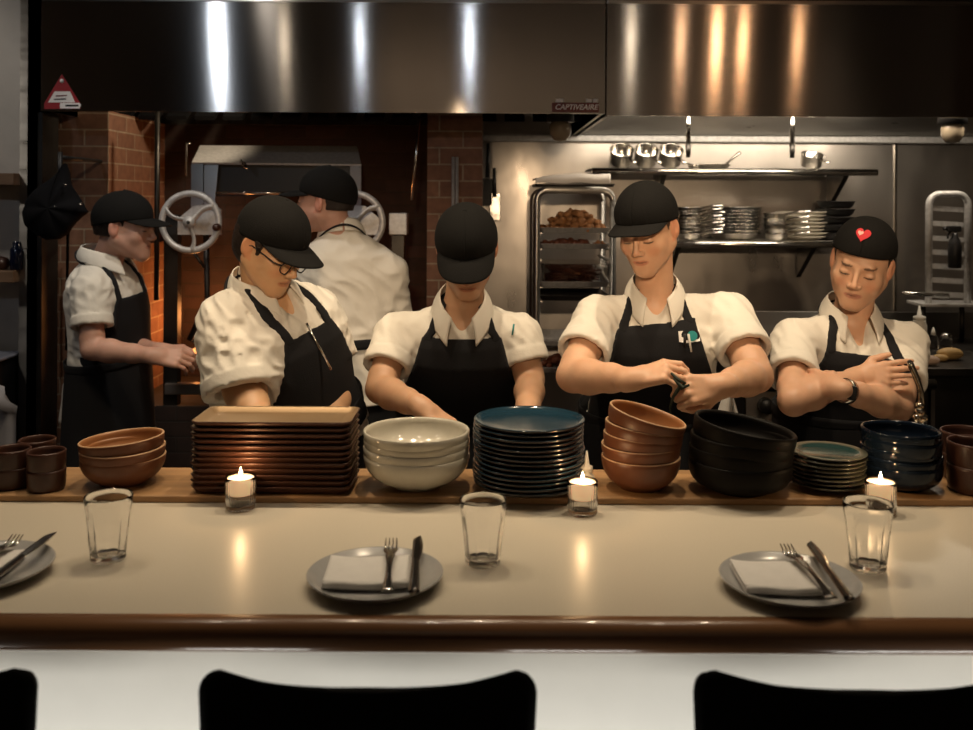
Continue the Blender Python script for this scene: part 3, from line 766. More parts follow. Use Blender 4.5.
# grate and fire bed
mb = MB()
for i in range(26):
    x = -1.26 + i * .036; mb.tube([(x, 4.06, .985), (x, 4.60, 1.01)], .005, 8)
mb.build('grill_grate', M['darksteel'], gr)
MB().box((-.80, 4.33, .93), (.98, .60, .02)).build('fire_tray', M['darksteel'], gr)
pbox(165, 400, 384, 396, 4.0, .05, M['steel'], 'front_rail', gr, .004)
# brackets and hand wheels
def wheel(px, py, D, parent, spoke_rot=0, knob=None):
    c = P(px, py, D); T = Matrix.Translation(c) @ Matrix.Rotation(R(90), 4, 'X')
    r = .117; mb = MB()
    n, k = 64, 12; V = []; F = []
    for i in range(n):
        a = 2 * math.pi * i / n
        for j in range(k):
            b_ = 2 * math.pi * j / k; rr = r + .0135 * math.cos(b_)
            V.append((rr * math.cos(a), rr * math.sin(a), .0115 * math.sin(b_)))
            F.append((i * k + j, ((i + 1) % n) * k + j, ((i + 1) % n) * k + (j + 1) % k, i * k + (j + 1) % k))
    mb.add(V, F, 0, True, T)
    w = mb.build('wheel_rim', M['castalu'], parent)
    for q in range(3):
        a = R(spoke_rot + 120 * q); ms = MB()
        pts = [(t * r * math.cos(a + .35 * math.sin(t * math.pi) * .6), t * r * math.sin(a + .35 * math.sin(t * math.pi) * .6), .012 * (1 - t)) for t in [i / 10 for i in range(11)]]
        ms.tube(pts, [.018, .015, .0125, .011, .0105, .0105, .011, .012, .013, .0145, .017], 12, T=T, flat=.55)
        ms.build('wheel_spoke', M['castalu'], parent)
    MB().tube([(0, 0, -.045), (0, 0, .026)], [.012, .024], 24, T=T).build('wheel_hub', M['castalu'], parent)
    MB().tube([(0, 0, .026), (0, 0, .030)], .007, 16, T=T).build('hub_bolt', M['darksteel'], parent)
    if knob: 
        a = R(knob); MB().lathe([(0, 0), (.012, .002), (.0165, .012), (.0150, .030), (.008, .038), (0, .039)], 20, T=T @ Matrix.Translation((r * math.cos(a), r * math.sin(a), .008))).build('crank_knob', M['mug'], parent)
    return c
def bracket(px, py, parent, s=1):
    c = P(px, py, 3.965); mb = MB()
    poly = [(-.085, -.045), (.095, -.045), (.095, .060), (.060, .085), (-.02, .075), (-.085, .02)]
    V = [(c.x + s * x, 3.965, c.z + y) for x, y in poly] + [(c.x + s * x, 3.985, c.z + y) for x, y in poly]
    n = len(poly); F = [tuple(range(n)), tuple(range(n, 2 * n))[::-1]] + [(i, n + i, n + (i + 1) % n, (i + 1) % n) for i in range(n)]
    mb.add(V, F, 0, False); mb.build('wheel_bracket', M['castalu'], parent)
bracket(198, 224, gr); bracket(360, 224, gr, -1)
wheel(190.5, 222, 3.88, gr, 88 + 64, knob=-10)
wheel(354, 222, 3.88, gr, 30)
MB().tube([P(190.5, 222, 3.9), P(190.5, 222, 4.0)], .012).build('wheel_axle', M['darksteel'], gr)
MB().tube([P(354, 222, 3.9), P(354, 222, 4.0)], .012).build('wheel_axle', M['darksteel'], gr)
MB().tube([P(192, 250, 4.0), P(205, 268, 4.0)], .007).build('ratchet_lever', M['darksteel'], gr)
MB().tube([P(206, 230, 4.02), P(208, 300, 4.02), P(190, 340, 4.02)], .012).build('chain_guard', M['black'], gr)
# glowing embers and the firelight
em = MB()
for i in range(90):
    x, y, s_ = random.uniform(-1.22, -.40), random.uniform(4.10, 4.58), random.uniform(.012, .026)
    em.box((0, 0, 0), (s_ * 2.2, s_, s_), T=TR((x, y, .948 + random.uniform(0, .008)), (random.uniform(-.2, .2), random.uniform(-.2, .2), random.uniform(0, 3))))
e = em.build('glowing_embers', M['ember']); tag(e, 'bed of glowing embers on the fire tray of the grill', 'embers', kind='stuff')
l = bpy.data.lights.new('fire_light', 'POINT'); l.energy = 6; l.color = (1, .36, .10); l.shadow_soft_size = .08
o = bpy.data.objects.new('fire_light_source', l); COL.objects.link(o); o.location = (-1.30, 4.45, 1.05)
l = bpy.data.lights.new('fire_light', 'POINT'); l.energy = .6; l.color = (1, .36, .10); l.shadow_soft_size = .08
o = bpy.data.objects.new('fire_light_source', l); COL.objects.link(o); o.location = (-.8, 4.30, 1.10)
# electrical conduit on the right brick pier
a = at(455, 157, 3.98); b_ = at(455, 216, 3.98)
cd = MB(); cd.tube([(a.x - .008, 3.985, a.z), (b_.x - .008, 3.985, 1.0)], .007); cd.tube([(a.x + .008, 3.985, a.z), (b_.x + .008, 3.985, 1.0)], .007)
tag(cd.build('conduit_pipes', M['castalu']), 'pair of thin steel conduits fixed to the brick pier above a cook', 'pipe')
# knives / tools hung beside the pier
for (x0, y0, x1, y1, r0, lab, nm, m_) in ((488, 143, 487, 200, .018, 'long black handled tool hanging beside the brick pier, nearest the pier', 'hanging_ladle', 'black'),
                                     (494, 168, 495, 215, .014, 'steel bladed tool hanging beside the brick pier, above a cook', 'hanging_spatula', 'polished')):
    r_ = empty(nm, at(x0, y0, 4.9), lab, 'kitchen tool', 'tools hung beside the brick pier')
    MB().tube([at(x0, y0, 4.93), at((x0 + x1) / 2, (y0 + y1) / 2 + 6, 4.93)], [.008, .012]).build('handle', M['black'], r_)
    T = TR(at(x1, y1 - 8, 4.93)); MB().box((0, 0, 0), (.055, .006, .14), T=T, bev=.002).build('blade', M[m_], r_)

# ================================================================ tray rack left of the shelves
rk = empty('tray_rack', (ax(574, 4.4), 4.4, 0), 'open steel rack of food trays standing before the steel wall', 'rack')
x0, x1 = ax(537, 4.25), ax(613, 4.25)
zt = at(575, 190, 4.25).z
for y in (4.25, 4.62):
    mb = MB(); r_ = .05
    pts = [(x0, y, .10), (x0, y, zt - r_)] + [(x0 + r_ - r_ * math.cos(a), y, zt - r_ + r_ * math.sin(a)) for a in [i * math.pi / 16 for i in range(1, 9)]]
    pts += [(x1 - r_ + r_ * math.sin(a), y, zt - r_ + r_ * math.cos(a)) for a in [i * math.pi / 16 for i in range(0, 9)]] + [(x1, y, zt - r_), (x1, y, .10)]
    mb.tube(pts, .0155, 12); mb.build('end_frame', M['steel'], rk)
rungs = [208, 234, 249, 261, 290, 304, 326, 344, 372]
zr = [at(575, p, 4.25).z for p in (232, 248, 259, 286, 300, 345, 372)]
for z in zr + [.75, .55, .35]:
    for x in (x0 + .014, x1 - .014): MB().box((x, 4.435, z - .007), (.022, .38, .005)).build('rail', M['steel'], rk)
for sx in (x0, x1):
    for y in (4.25, 4.62): MB().tube([(sx - .012, y, .05), (sx + .012, y, .05)], .05, 20).build('caster', M['black'], rk)
def pan(z, label, m='steel', h=.022):
    mb = MB(); hw = (x1 - x0) / 2 - .008; hd = .19; cx = (x0 + x1) / 2
    mb.rrect([(hw - .016, hd - .01, .02, 0), (hw - .004, hd - .004, .022, h), (hw, hd, .024, h), (hw, hd, .024, h - .003 + .004), (hw - .008, hd - .008, .02, h + .001), (hw - .019, hd - .014, .018, .002)], 5)
    o = mb.build('sheet_pan', M[m], loc=(cx, 4.435, z - .004), world=False); tag(o, label, 'tray', 'trays in the steel rack'); return cx, z
labs = ['sheet pan heaped with golden fried food, in the steel rack', 'sheet pan of dark food just under the fried food', None,
        'sheet pan carrying the clear tub of dark sticks', 'dark sheet pan right below the clear tub', 'nearly empty sheet pan above the lowest visible food in the rack', 'sheet pan of dark meat, lowest in the rack']
def heap(cx, cy, z, w, d, h, n, smin, smax, m, label, name, elong=1.0, rot=6.3):
    mb = MB()
    for i in range(n):
        x, y = random.gauss(0, .38), random.gauss(0, .38); x = max(-1, min(1, x)); y = max(-1, min(1, y))
        hh = h * max(0, 1 - (x * x + y * y)) * random.random()
        s_ = random.uniform(smin, smax)
        T = TR((cx + x * w / 2, cy + y * d / 2, z + s_ * .6 + hh), (random.uniform(-.6, .6), random.uniform(-.6, .6), random.uniform(-rot / 2, rot / 2)))
        prof = [(0, -s_), (s_ * .7, -s_ * .6), (s_, 0), (s_ * .6, s_ * .7), (0, s_)]
        T2 = T @ Matrix.Diagonal((elong, .8, .7, 1)); mb.lathe(prof, 8, T=T2, mod=lambda r_, zz, a, k=random.random() * 6: (r_ * (1 + .3 * math.sin(3 * a + k)), zz))
    o = mb.build(name, M[m]); tag(o, label, 'food', kind='stuff'); return o
for z, lb, i in zip(zr, labs, range(9)):
    if lb: pan(z, lb, 'castalu' if i != 4 else 'darksteel')
cx_ = (x0 + x1) / 2
heap(cx_ + .01, 4.38, zr[0] - .001, .30, .26, .085, 170, .012, .026, 'food_gold', 'heap of golden fried food on the top sheet pan of the rack', 'fried_food')
heap(cx_ - .03, 4.38, zr[1] - .001, .26, .26, .02, 60, .012, .024, 'food_dark', 'layer of dark food under the fried food pan', 'dark_food')
heap(cx_ + .12, 4.33, zr[1] + .001, .07, .12, .02, 18, .008, .014, 'food_gold', 'small pale pieces at the corner of the second pan', 'pale_food')
heap(cx_, 4.40, zr[6], .32, .26, .035, 90, .014, .028, 'food_dark', 'dark meat pieces on the lowest pan in the rack', 'dark_meat')
pb = MB().box((cx_ + .02, 4.54, zr[6] + .035), (.26, .01, .06)).build('paper_sheet', M['paper']); tag(pb, 'white paper standing behind the dark meat in the rack', 'paper')
M['cleartub'] = mat('clear_tub', (.9, .88, .85), .08, trans=1, ior=1.2)
mb = MB(); z = zr[3]; mb.rrect([(.148, .16, .02, 0), (.156, .168, .02, .095), (.160, .172, .02, .098), (.152, .164, .018, .098), (.144, .156, .018, .004)], 5)
tb = mb.build('clear_tub', M['cleartub'], loc=(cx_ + .006, 4.42, z + .0005), world=False); tag(tb, 'clear rectangular tub filled with dark sticks in the steel rack', 'tub')
mb = MB()
for i in range(120):
    a = random.uniform(-.7, .7); x, y, zz = random.uniform(-.09, .09), random.uniform(-.11, .11), z + .012 + random.random() * .055
    d = Vector((math.cos(a), math.sin(a) * .5, random.uniform(-.25, .25))) * .045
    c = Vector((cx_ + x, 4.42 + y, zz)); mb.tube([c - d, c + d], .0042, 6)
o = mb.build('dried_sticks', M['food_dark']); tag(o, 'many thin dark food sticks lying in the clear tub', 'food', kind='stuff')
# white box with paper on top of the rack
bz = zt + .016
bx = empty('paper_box', (cx_, 4.43, bz), 'low white paper box with a torn edge on top of the tray rack', 'box')
mb = MB(); mb.rrect([(.175, .17, .02, 0), (.183, .178, .02, .012), (.180, .175, .02, .013)], 5); mb.build('base_tray', M['darksteel'], bx, world=False)
def pap(u, v):
    a = at(535, 181, 4.3); b_ = at(610, 186, 4.3)
    return (a.x + (b_.x - a.x) * u, 4.28 + .28 * v, bz + .016 + .042 * (1 - .55 * max(0, 1 - u * 3.2)) * min(1, v * 40) + .003 * math.sin(13 * u + 3 * v))
MB().grid(pap, 40, 41, thick=.004).build('paper_sheets', M['paper'], bx)

# ================================================================ wall shelves with pans
def shelf(px0, px1, py, yf, yb, label):
    z = at((px0 + px1) / 2, py, yf).z; a, b_ = ax(px0, yf), ax(px1, yf)
    r = empty('wall_shelf', ((a + b_) / 2, yb, z), label, 'shelf', 'steel shelves on the kitchen wall')
    MB().box(((a + b_) / 2, (yf + yb) / 2, z - .004), (b_ - a, yb - yf, .006)).build('shelf_board', M['steel'], r)
    MB().tube([(a, yf, z - .016), (b_, yf, z - .016)], .017, 16).build('front_roll', M['polished'], r)
    for x in ((a + b_) / 2 - .33, b_ - .12):
        V = [(x - .012, yb, z - .008), (x - .012, yf + .04, z - .008), (x - .012, yb, z - .20)]
        mb = MB(); mb.add(V + [(x + .012, q[1], q[2]) for q in V], [(0, 1, 2), (5, 4, 3), (0, 3, 4, 1), (1, 4, 5, 2), (2, 5, 3, 0)], 0, False); mb.build('bracket', M['darksteel'], r)
    return z
zs1 = shelf(592, 877, 168.5, 4.62, 4.94, 'upper steel wall shelf carrying small saucepans')
zs2 = shelf(655, 845, 241, 4.62, 4.94, 'lower steel wall shelf carrying stacks of pans and plates')
MB_ = MB
def saucepan(px, label, tilt, D=4.70, r=.057, h=.075, hang=-60):
    z = zs1 + .0005
    rt = empty('saucepan', (ax(px, D), D, z), label, 'saucepan', 'small saucepans on the upper steel shelf')
    # tilted so that the mouth looks out over the shelf edge
    T = Matrix.Rotation(R(tilt), 4, 'X')
    body = MB().lathe([(0, 0), (r - .006, 0), (r - .001, .005), (r, .012), (r, h), (r + .003, h + .002), (r + .001, h + .003), (r - .002, h), (r - .002, .008), (0, .003)], 40)
    lo = min((T @ Vector(v)).z for v in body.V)
    TT = Matrix.Translation((0, .02, -lo)) @ T
    body.V = [tuple(TT @ Vector(v)) for v in body.V]
    body.build('pan_body', M['polished'], rt, world=False)
    a = R(hang); e = Vector((math.cos(a), math.sin(a), 0))
    mb = MB(); mb.tube([TT @ (e * r + Vector((0, 0, h * .8))), TT @ (e * (r + .03) + Vector((0, 0, h * .86))), TT @ (e * (r + .055) + Vector((0, 0, h * .86)))], [.008, .007, .009], 8, flat=.5)
    mb.build('handle', M['polished'], rt, world=False)
    return rt
saucepan(621, 'small polished saucepan on the upper steel shelf, nearest its free end above the paper box', 38)
saucepan(645.5, 'small polished saucepan on the upper steel shelf, middle of the row of three', 38)
saucepan(670, 'small polished saucepan on the upper steel shelf, of the three the nearest to the ladle', 38)
saucepan(812, 'lone small saucepan at the far end of the upper steel shelf', 22, r=.052, h=.06)
# frying pan and ladle lying on the shelf
fp = empty('frying_pan', (ax(712, 4.72), 4.74, zs1), 'shallow steel pan lying on the upper shelf beside the three saucepans', 'frying pan')
MB().lathe([(0, .001), (.075, .001), (.098, .022), (.100, .023), (.097, .024), (.073, .004), (0, .004)], 40).build('pan_body', M['polished'], fp, world=False)
MB().tube([(.06, -.06, .022), (.10, -.07, .06), (.125, -.075, .082)], [.007, .006, .009], 8).build('handle', M['polished'], fp, world=False)
ld = empty('steel_ladle', (ax(694, 4.66), 4.655, zs1), 'steel ladle lying on the upper shelf between saucepan and shallow pan', 'ladle')
MB().lathe([(0, .0), (.025, .004), (.034, .018), (.033, .019), (.022, .007), (0, .003)], 24).build('ladle_bowl', M['polished'], ld, world=False)
MB().tube([(.0, .03, .018), (-.02, .09, .03), (-.03, .2, .034)], .004, 8).build('handle', M['polished'], ld, world=False)
# lower shelf stacks
def panstack(px, r, n, label, m='polished', dz=.0125, handle=None, h=.03, D=4.76, group='pans stacked on the lower steel shelf', name='frying_pan', cat='frying pan'):
    z = zs2 + .0008
    for i in range(n):
        k = n - 1 - i; pos = ORD[k] if k < n - 1 else 'lowest'
        rt = empty(name, (ax(px, D) + random.uniform(-.004, .004), D + random.uniform(-.004, .004), z + i * dz), '%s, %s' % (label, pos), cat, group)
        MB().lathe([(0, 0), (r * .74, 0), (r * .9, h * .4), (r, h), (r + .004, h + .001), (r, h + .003), (r * .88, h * .4 + .003), (r * .72, .003), (0, .003)], 40).build('pan_body', M[m], rt, world=False)
        if handle is not None:
            a = R(handle + random.uniform(-10, 10)); e = Vector((math.cos(a), math.sin(a), 0))
            MB().tube([e * r * .95 + Vector((0, 0, h * .9)), e * (r + .06) + Vector((0, 0, h + .012)), e * (r + .11) + Vector((0, 0, h + .014))], [.009, .007, .009], 8, flat=.45).build('handle', M[m], rt, world=False)
panstack(689, .065, 9, 'small steel pan in the lower shelf stack nearest the tray rack', dz=.0165, handle=-30, h=.028, D=4.74)
panstack(736, .128, 9, 'wide steel pan in the big stack on the lower shelf', dz=.0165, h=.03, D=4.78)
panstack(776, .060, 5, 'steel pan with long handle in the stack before the cream plates', dz=.026, handle=-38, h=.03, D=4.70)
pr = MB().lathe([(0, .002), (.075, .002), (.078, 0), (.082, 0), (.086, .004), (.118, .012), (.130, .018), (.130, .021), (.116, .0165), (.08, .008), (0, .008)], 48).build('dinner_plate', M['white_bowl'])
pr['category'] = 'plate'
for i in range(8):
    o = pr if i == 0 else pr.copy()
    if i: COL.objects.link(o)
    o.location = (ax(800, 4.80) + .01 * math.sin(i * 2.1), 4.80, zs2 + .001 + i * .0175); k = 7 - i
    o['label'] = 'cream dinner plate in the stack on the lower steel shelf, ' + (ORD[k] if k < 7 else 'lowest'); o['group'] = 'cream plates on the lower steel shelf'
panstack(836, .092, 5, 'black iron skillet in the stack at the lower shelf end', m='black', dz=.040, h=.034, D=4.77, group='black skillets on the lower steel shelf', name='iron_skillet', cat='skillet')

# ================================================================ range and work surface at the back right
rg = empty('cooking_range', (1.85, 3.95, 0), 'black topped cooking range with steel front and tubular rail at the right', 'range')
RX0, RX1 = ax(744, 3.55), 2.78
cxr = (RX0 + RX1) / 2; wr_ = RX1 - RX0
MB().box((cxr, 3.95, .965), (wr_, .84, .03), bev=.004).build('cooktop', M['darksteel'], rg)
MB().box((cxr, 3.97, .52), (wr_ - .02, .78, .86)).build('range_body', M['darksteel'], rg)
pbox(747, 792, 345, 378, 3.565, .015, M['steel'], 'front_panel', rg)
pbox(747, 792, 392, 470, 3.565, .015, M['steel'], 'front_panel', rg)
pbox(752, 800, 382, 389, 3.535, .03, M['polished'], 'front_rail', rg, .006)
pbox(750, 790, 425, 430, 3.545, .03, M['polished'], 'front_rail', rg, .004)
for px in (766,):
    c = P(px, 405, 3.565); MB().tube([c + Vector((0, -.04, 0)), c], [.026, .03], 24).build('range_knob', M['black'], rg)
MB().tube([P(868, 384, 3.50), P(936, 384, 3.50)], .017, 16).build('towel_rail', M['steel'], rg)
MB().tube([P(934, 384, 3.50), P(934, 384, 3.56)], .012, 12).build('rail_post', M['steel'], rg)
pbox(932, 936, 390, 450, 3.54, .02, M['steel'], 'door_edge', rg)
MB().box((cxr, 4.34, 1.03), (wr_, .02, .13)).build('back_splash', M['steel'], rg)
# prep table behind cooks 3/4
bt = empty('back_work_table', (.77, 4.1, 0), 'dark steel work table behind the cooks beside the tray rack', 'table')
MB().box((.77, 4.15, .88), (.32, .30, .03), bev=.004).build('tabletop', M['darksteel'], bt)
for x in (-.14, .14):
    for y in (4.02, 4.28): MB().tube([(.77 + x, y, 0), (.77 + x, y, .865)], .015).build('leg', M['darksteel'], bt)
MB().box((.77, 4.15, .4), (.30, .28, .02)).build('under_shelf', M['darksteel'], bt)
# aluminium runner rack standing on the range
ar = empty('runner_rack', (ax(948, 4.2), 4.2, .98), 'aluminium frame rack with slanting runners standing at the back of the range', 'rack')
a = P(929, 194, 4.15); b_ = P(968, 194, 4.15); zb = P(948, 303, 4.15).z
pts = [(a.x, 4.15, zb), (a.x, 4.15, a.z - .05)] + [(a.x + .05 - .05 * math.cos(t), 4.15, a.z - .05 + .05 * math.sin(t)) for t in [i * math.pi / 12 for i in range(1, 7)]]
pts += [(b_.x - .05 + .05 * math.sin(t), 4.15, b_.z - .05 + .05 * math.cos(t)) for t in [i * math.pi / 12 for i in range(0, 7)]] + [(b_.x, 4.15, zb)]
MB().tube(pts, .015, 12).build('end_frame', M['castalu'], ar)
pts2 = [(p[0] + .42, p[1] + .0, p[2]) for p in pts]
MB().tube([(p[0] + .28, p[1] + .12, p[2]) for p in pts], .015, 12).build('end_frame', M['castalu'], ar)
for py in (209, 224, 239, 253, 267, 281, 295):
    z = P(948, py, 4.15).z
    T = Matrix.Translation(((a.x + b_.x) / 2, 4.165, z)) @ Matrix.Rotation(R(3), 4, 'Y'); MB().box((0, 0, 0), (b_.x - a.x - .02, .012, .022), T=T).build('runner', M['castalu'], ar)
MB().box(((a.x + b_.x) / 2 + .02, 4.20, zb - .008), (b_.x - a.x + .12, .16, .014), bev=.003).build('bottom_plate', M['castalu'], ar)
q = P(903, 293, 4.0); q2 = P(948, 296, 4.12)
MB().tube([q, q2], [.006, .012], 10).build('cross_rod', M['polished'], ar)
for px in (929, 968):
    p = P(px, 303, 4.15); MB().tube([(p.x, 4.2, .98), (p.x, 4.2, zb - .01)], .011).build('leg', M['darksteel'], ar)
# spray bottle hanging from the rack
c = P(955, 268, 4.06)
sb = empty('spray_bottle', c, 'black spray bottle hooked on the aluminium rack', 'bottle')
MB().lathe([(0, 0), (.024, 0), (.027, .004), (.028, .09), (.022, .12), (.012, .135), (.012, .15), (0, .15)], 28, T=TR(c)).build('bottle_body', M['black'], sb)
mb = MB(); mb.box(c + Vector((-.005, 0, .168)), (.06, .022, .026), bev=.005); mb.tube([c + Vector((-.035, 0, .17)), c + Vector((-.050, 0, .168))], .007); mb.build('spray_head', M['black'], sb)
MB().tube([c + Vector((-.018, 0, .158)), c + Vector((-.030, 0, .140)), c + Vector((-.030, 0, .125))], .004).build('trigger', M['black'], sb)
MB().tube([c + Vector((.008, 0, .15)), c + Vector((.008, .05, .165)), c + Vector((.008, .078, .172))], .003).build('hook', M['polished'], sb)
# bottles and food on the range top
ZR = .9805
def on(px, D): return Vector((ax(px, D), D, ZR))
c = on(920, 3.85)
sq = empty('squeeze_bottle', c, 'tall white squeeze bottle on the black cooktop behind the folded arms', 'bottle')
hB = at(920, 318, 3.85).z - ZR
MB().lathe([(0, 0), (.026, 0), (.029, .004), (.029, hB - .03), (.024, hB - .015), (.024, hB - .008), (0, hB - .008)], 28, T=TR(c)).build('bottle_body', M['whiteplastic'], sq)
MB().lathe([(0, hB - .008), (.024, hB - .008), (.024, hB + .006), (.009, hB + .012), (.003, hB + .05), (0, hB + .05)], 24, T=TR(c)).build('nozzle', M['whiteplastic'], sq)
c = on(934, 4.0); 
o = empty('dropper_bottle', c, 'small clear bottle with pointed cap on the cooktop beside the white squeeze bottle', 'bottle')
MB().lathe([(0, 0), (.019, 0), (.021, .003), (.021, .045), (.010, .058), (0, .058)], 24, T=TR(c)).build('bottle_body', M['cleartub'], o)
MB().lathe([(0, .058), (.010, .058), (.008, .072), (.002, .09), (0, .09)], 16, T=TR(c)).build('cap', M['whiteplastic'], o)
c = on(947, 4.05); o = empty('shaker', c, 'small round steel topped shaker on the cooktop by the clear bottle', 'shaker')
MB().lathe([(0, 0), (.022, 0), (.024, .003), (.022, .04), (0, .04)], 24, T=TR(c)).build('shaker_body', M['cleartub'], o)
MB().lathe([(0, .040), (.023, .040), (.023, .052), (.012, .060), (0, .060)], 24, T=TR(c)).build('shaker_lid', M['polished'], o)
def potato(px, D, s, sc, label, rz, m='potato'):
    c = on(px, D) + Vector((0, 0, s * sc[2]))
    k = random.random() * 6
    mb = MB().lathe([(s * math.sin(t), -s * math.cos(t)) for t in [i * math.pi / 14 for i in range(15)]], 28, mod=lambda r_, z, a: (r_ * (1 + .08 * math.sin(2 * a + k) + .05 * math.sin(5 * a + z * 60)), z))
    mb.V = [(v[0] * sc[0], v[1] * sc[1], v[2] * sc[2]) for v in mb.V]
    o = mb.build('potato', M[m], loc=c, world=False); o.rotation_euler.z = rz
    tag(o, label, 'potato', 'vegetables on the range top')
potato(951, 3.72, .03, (1.7, 1, .8), 'knobbly yellow potato on the cooktop in front of the shaker', .2)
potato(941, 3.68, .02, (1.5, 1, .7), 'small yellow potato piece beside the knobbly potato', -.4)
potato(927, 3.60, .026, (2.0, 1.2, .75), 'pale pink oblong root on the cooktop nearest the folded arms', -.15, 'paleroot') if 'paleroot' in M else None
# small dark jar near
# curved chrome tap standing among the bowls
tp = empty('curved_tap', (ax(922, 2.24), 2.24, .875), 'curved chrome spout rising behind the navy bowls beside the folded arms', 'tap')
D = 2.24
tpts = [P(923, 432, D), P(922, 416, D), P(922.5, 402, D), P(922, 392, D), P(919.5, 384, D), P(916, 375, D), P(912, 366, D), P(910.5, 362, D)]
MB().tube([(tpts[0].x, D, .875), tpts[0]], .012).build('tap_stem', M['chrome'], tp)
MB().tube(tpts, [.007, .0068, .0066, .0065, .0068, .0074, .0078, .0072], 16).build('spout', M['chrome'], tp)
MB().tube([P(910.5, 362, D), P(909.5, 360.5, D)], [.0062, .004]).build('spout_mouth', M['black'], tp)
for (x, y, r_) in ((921, 412, .012), (918, 418, .010), (925, 418, .010), (921, 406, .010)):
    MB().lathe([(r_ * math.sin(t), -r_ * math.cos(t)) for t in [i * math.pi / 10 for i in range(11)]], 16, T=TR(P(x, y, D - .005))).build('valve_knob', M['chrome'], tp)
# ================================================================ people: each body is one continuous surface grown from a distance field
def axis_coords(lo, hi, base, fine):
    """grid coordinates with smaller steps inside the fine intervals (a, b, step)"""
    out = [lo]; x = lo
    while x < hi:
        st = base
        for a, b, s_ in fine:
            if a - st <= x < b: st = min(st, s_)
        x += st; out.append(x)
    return np.array(out, dtype=np.float32)

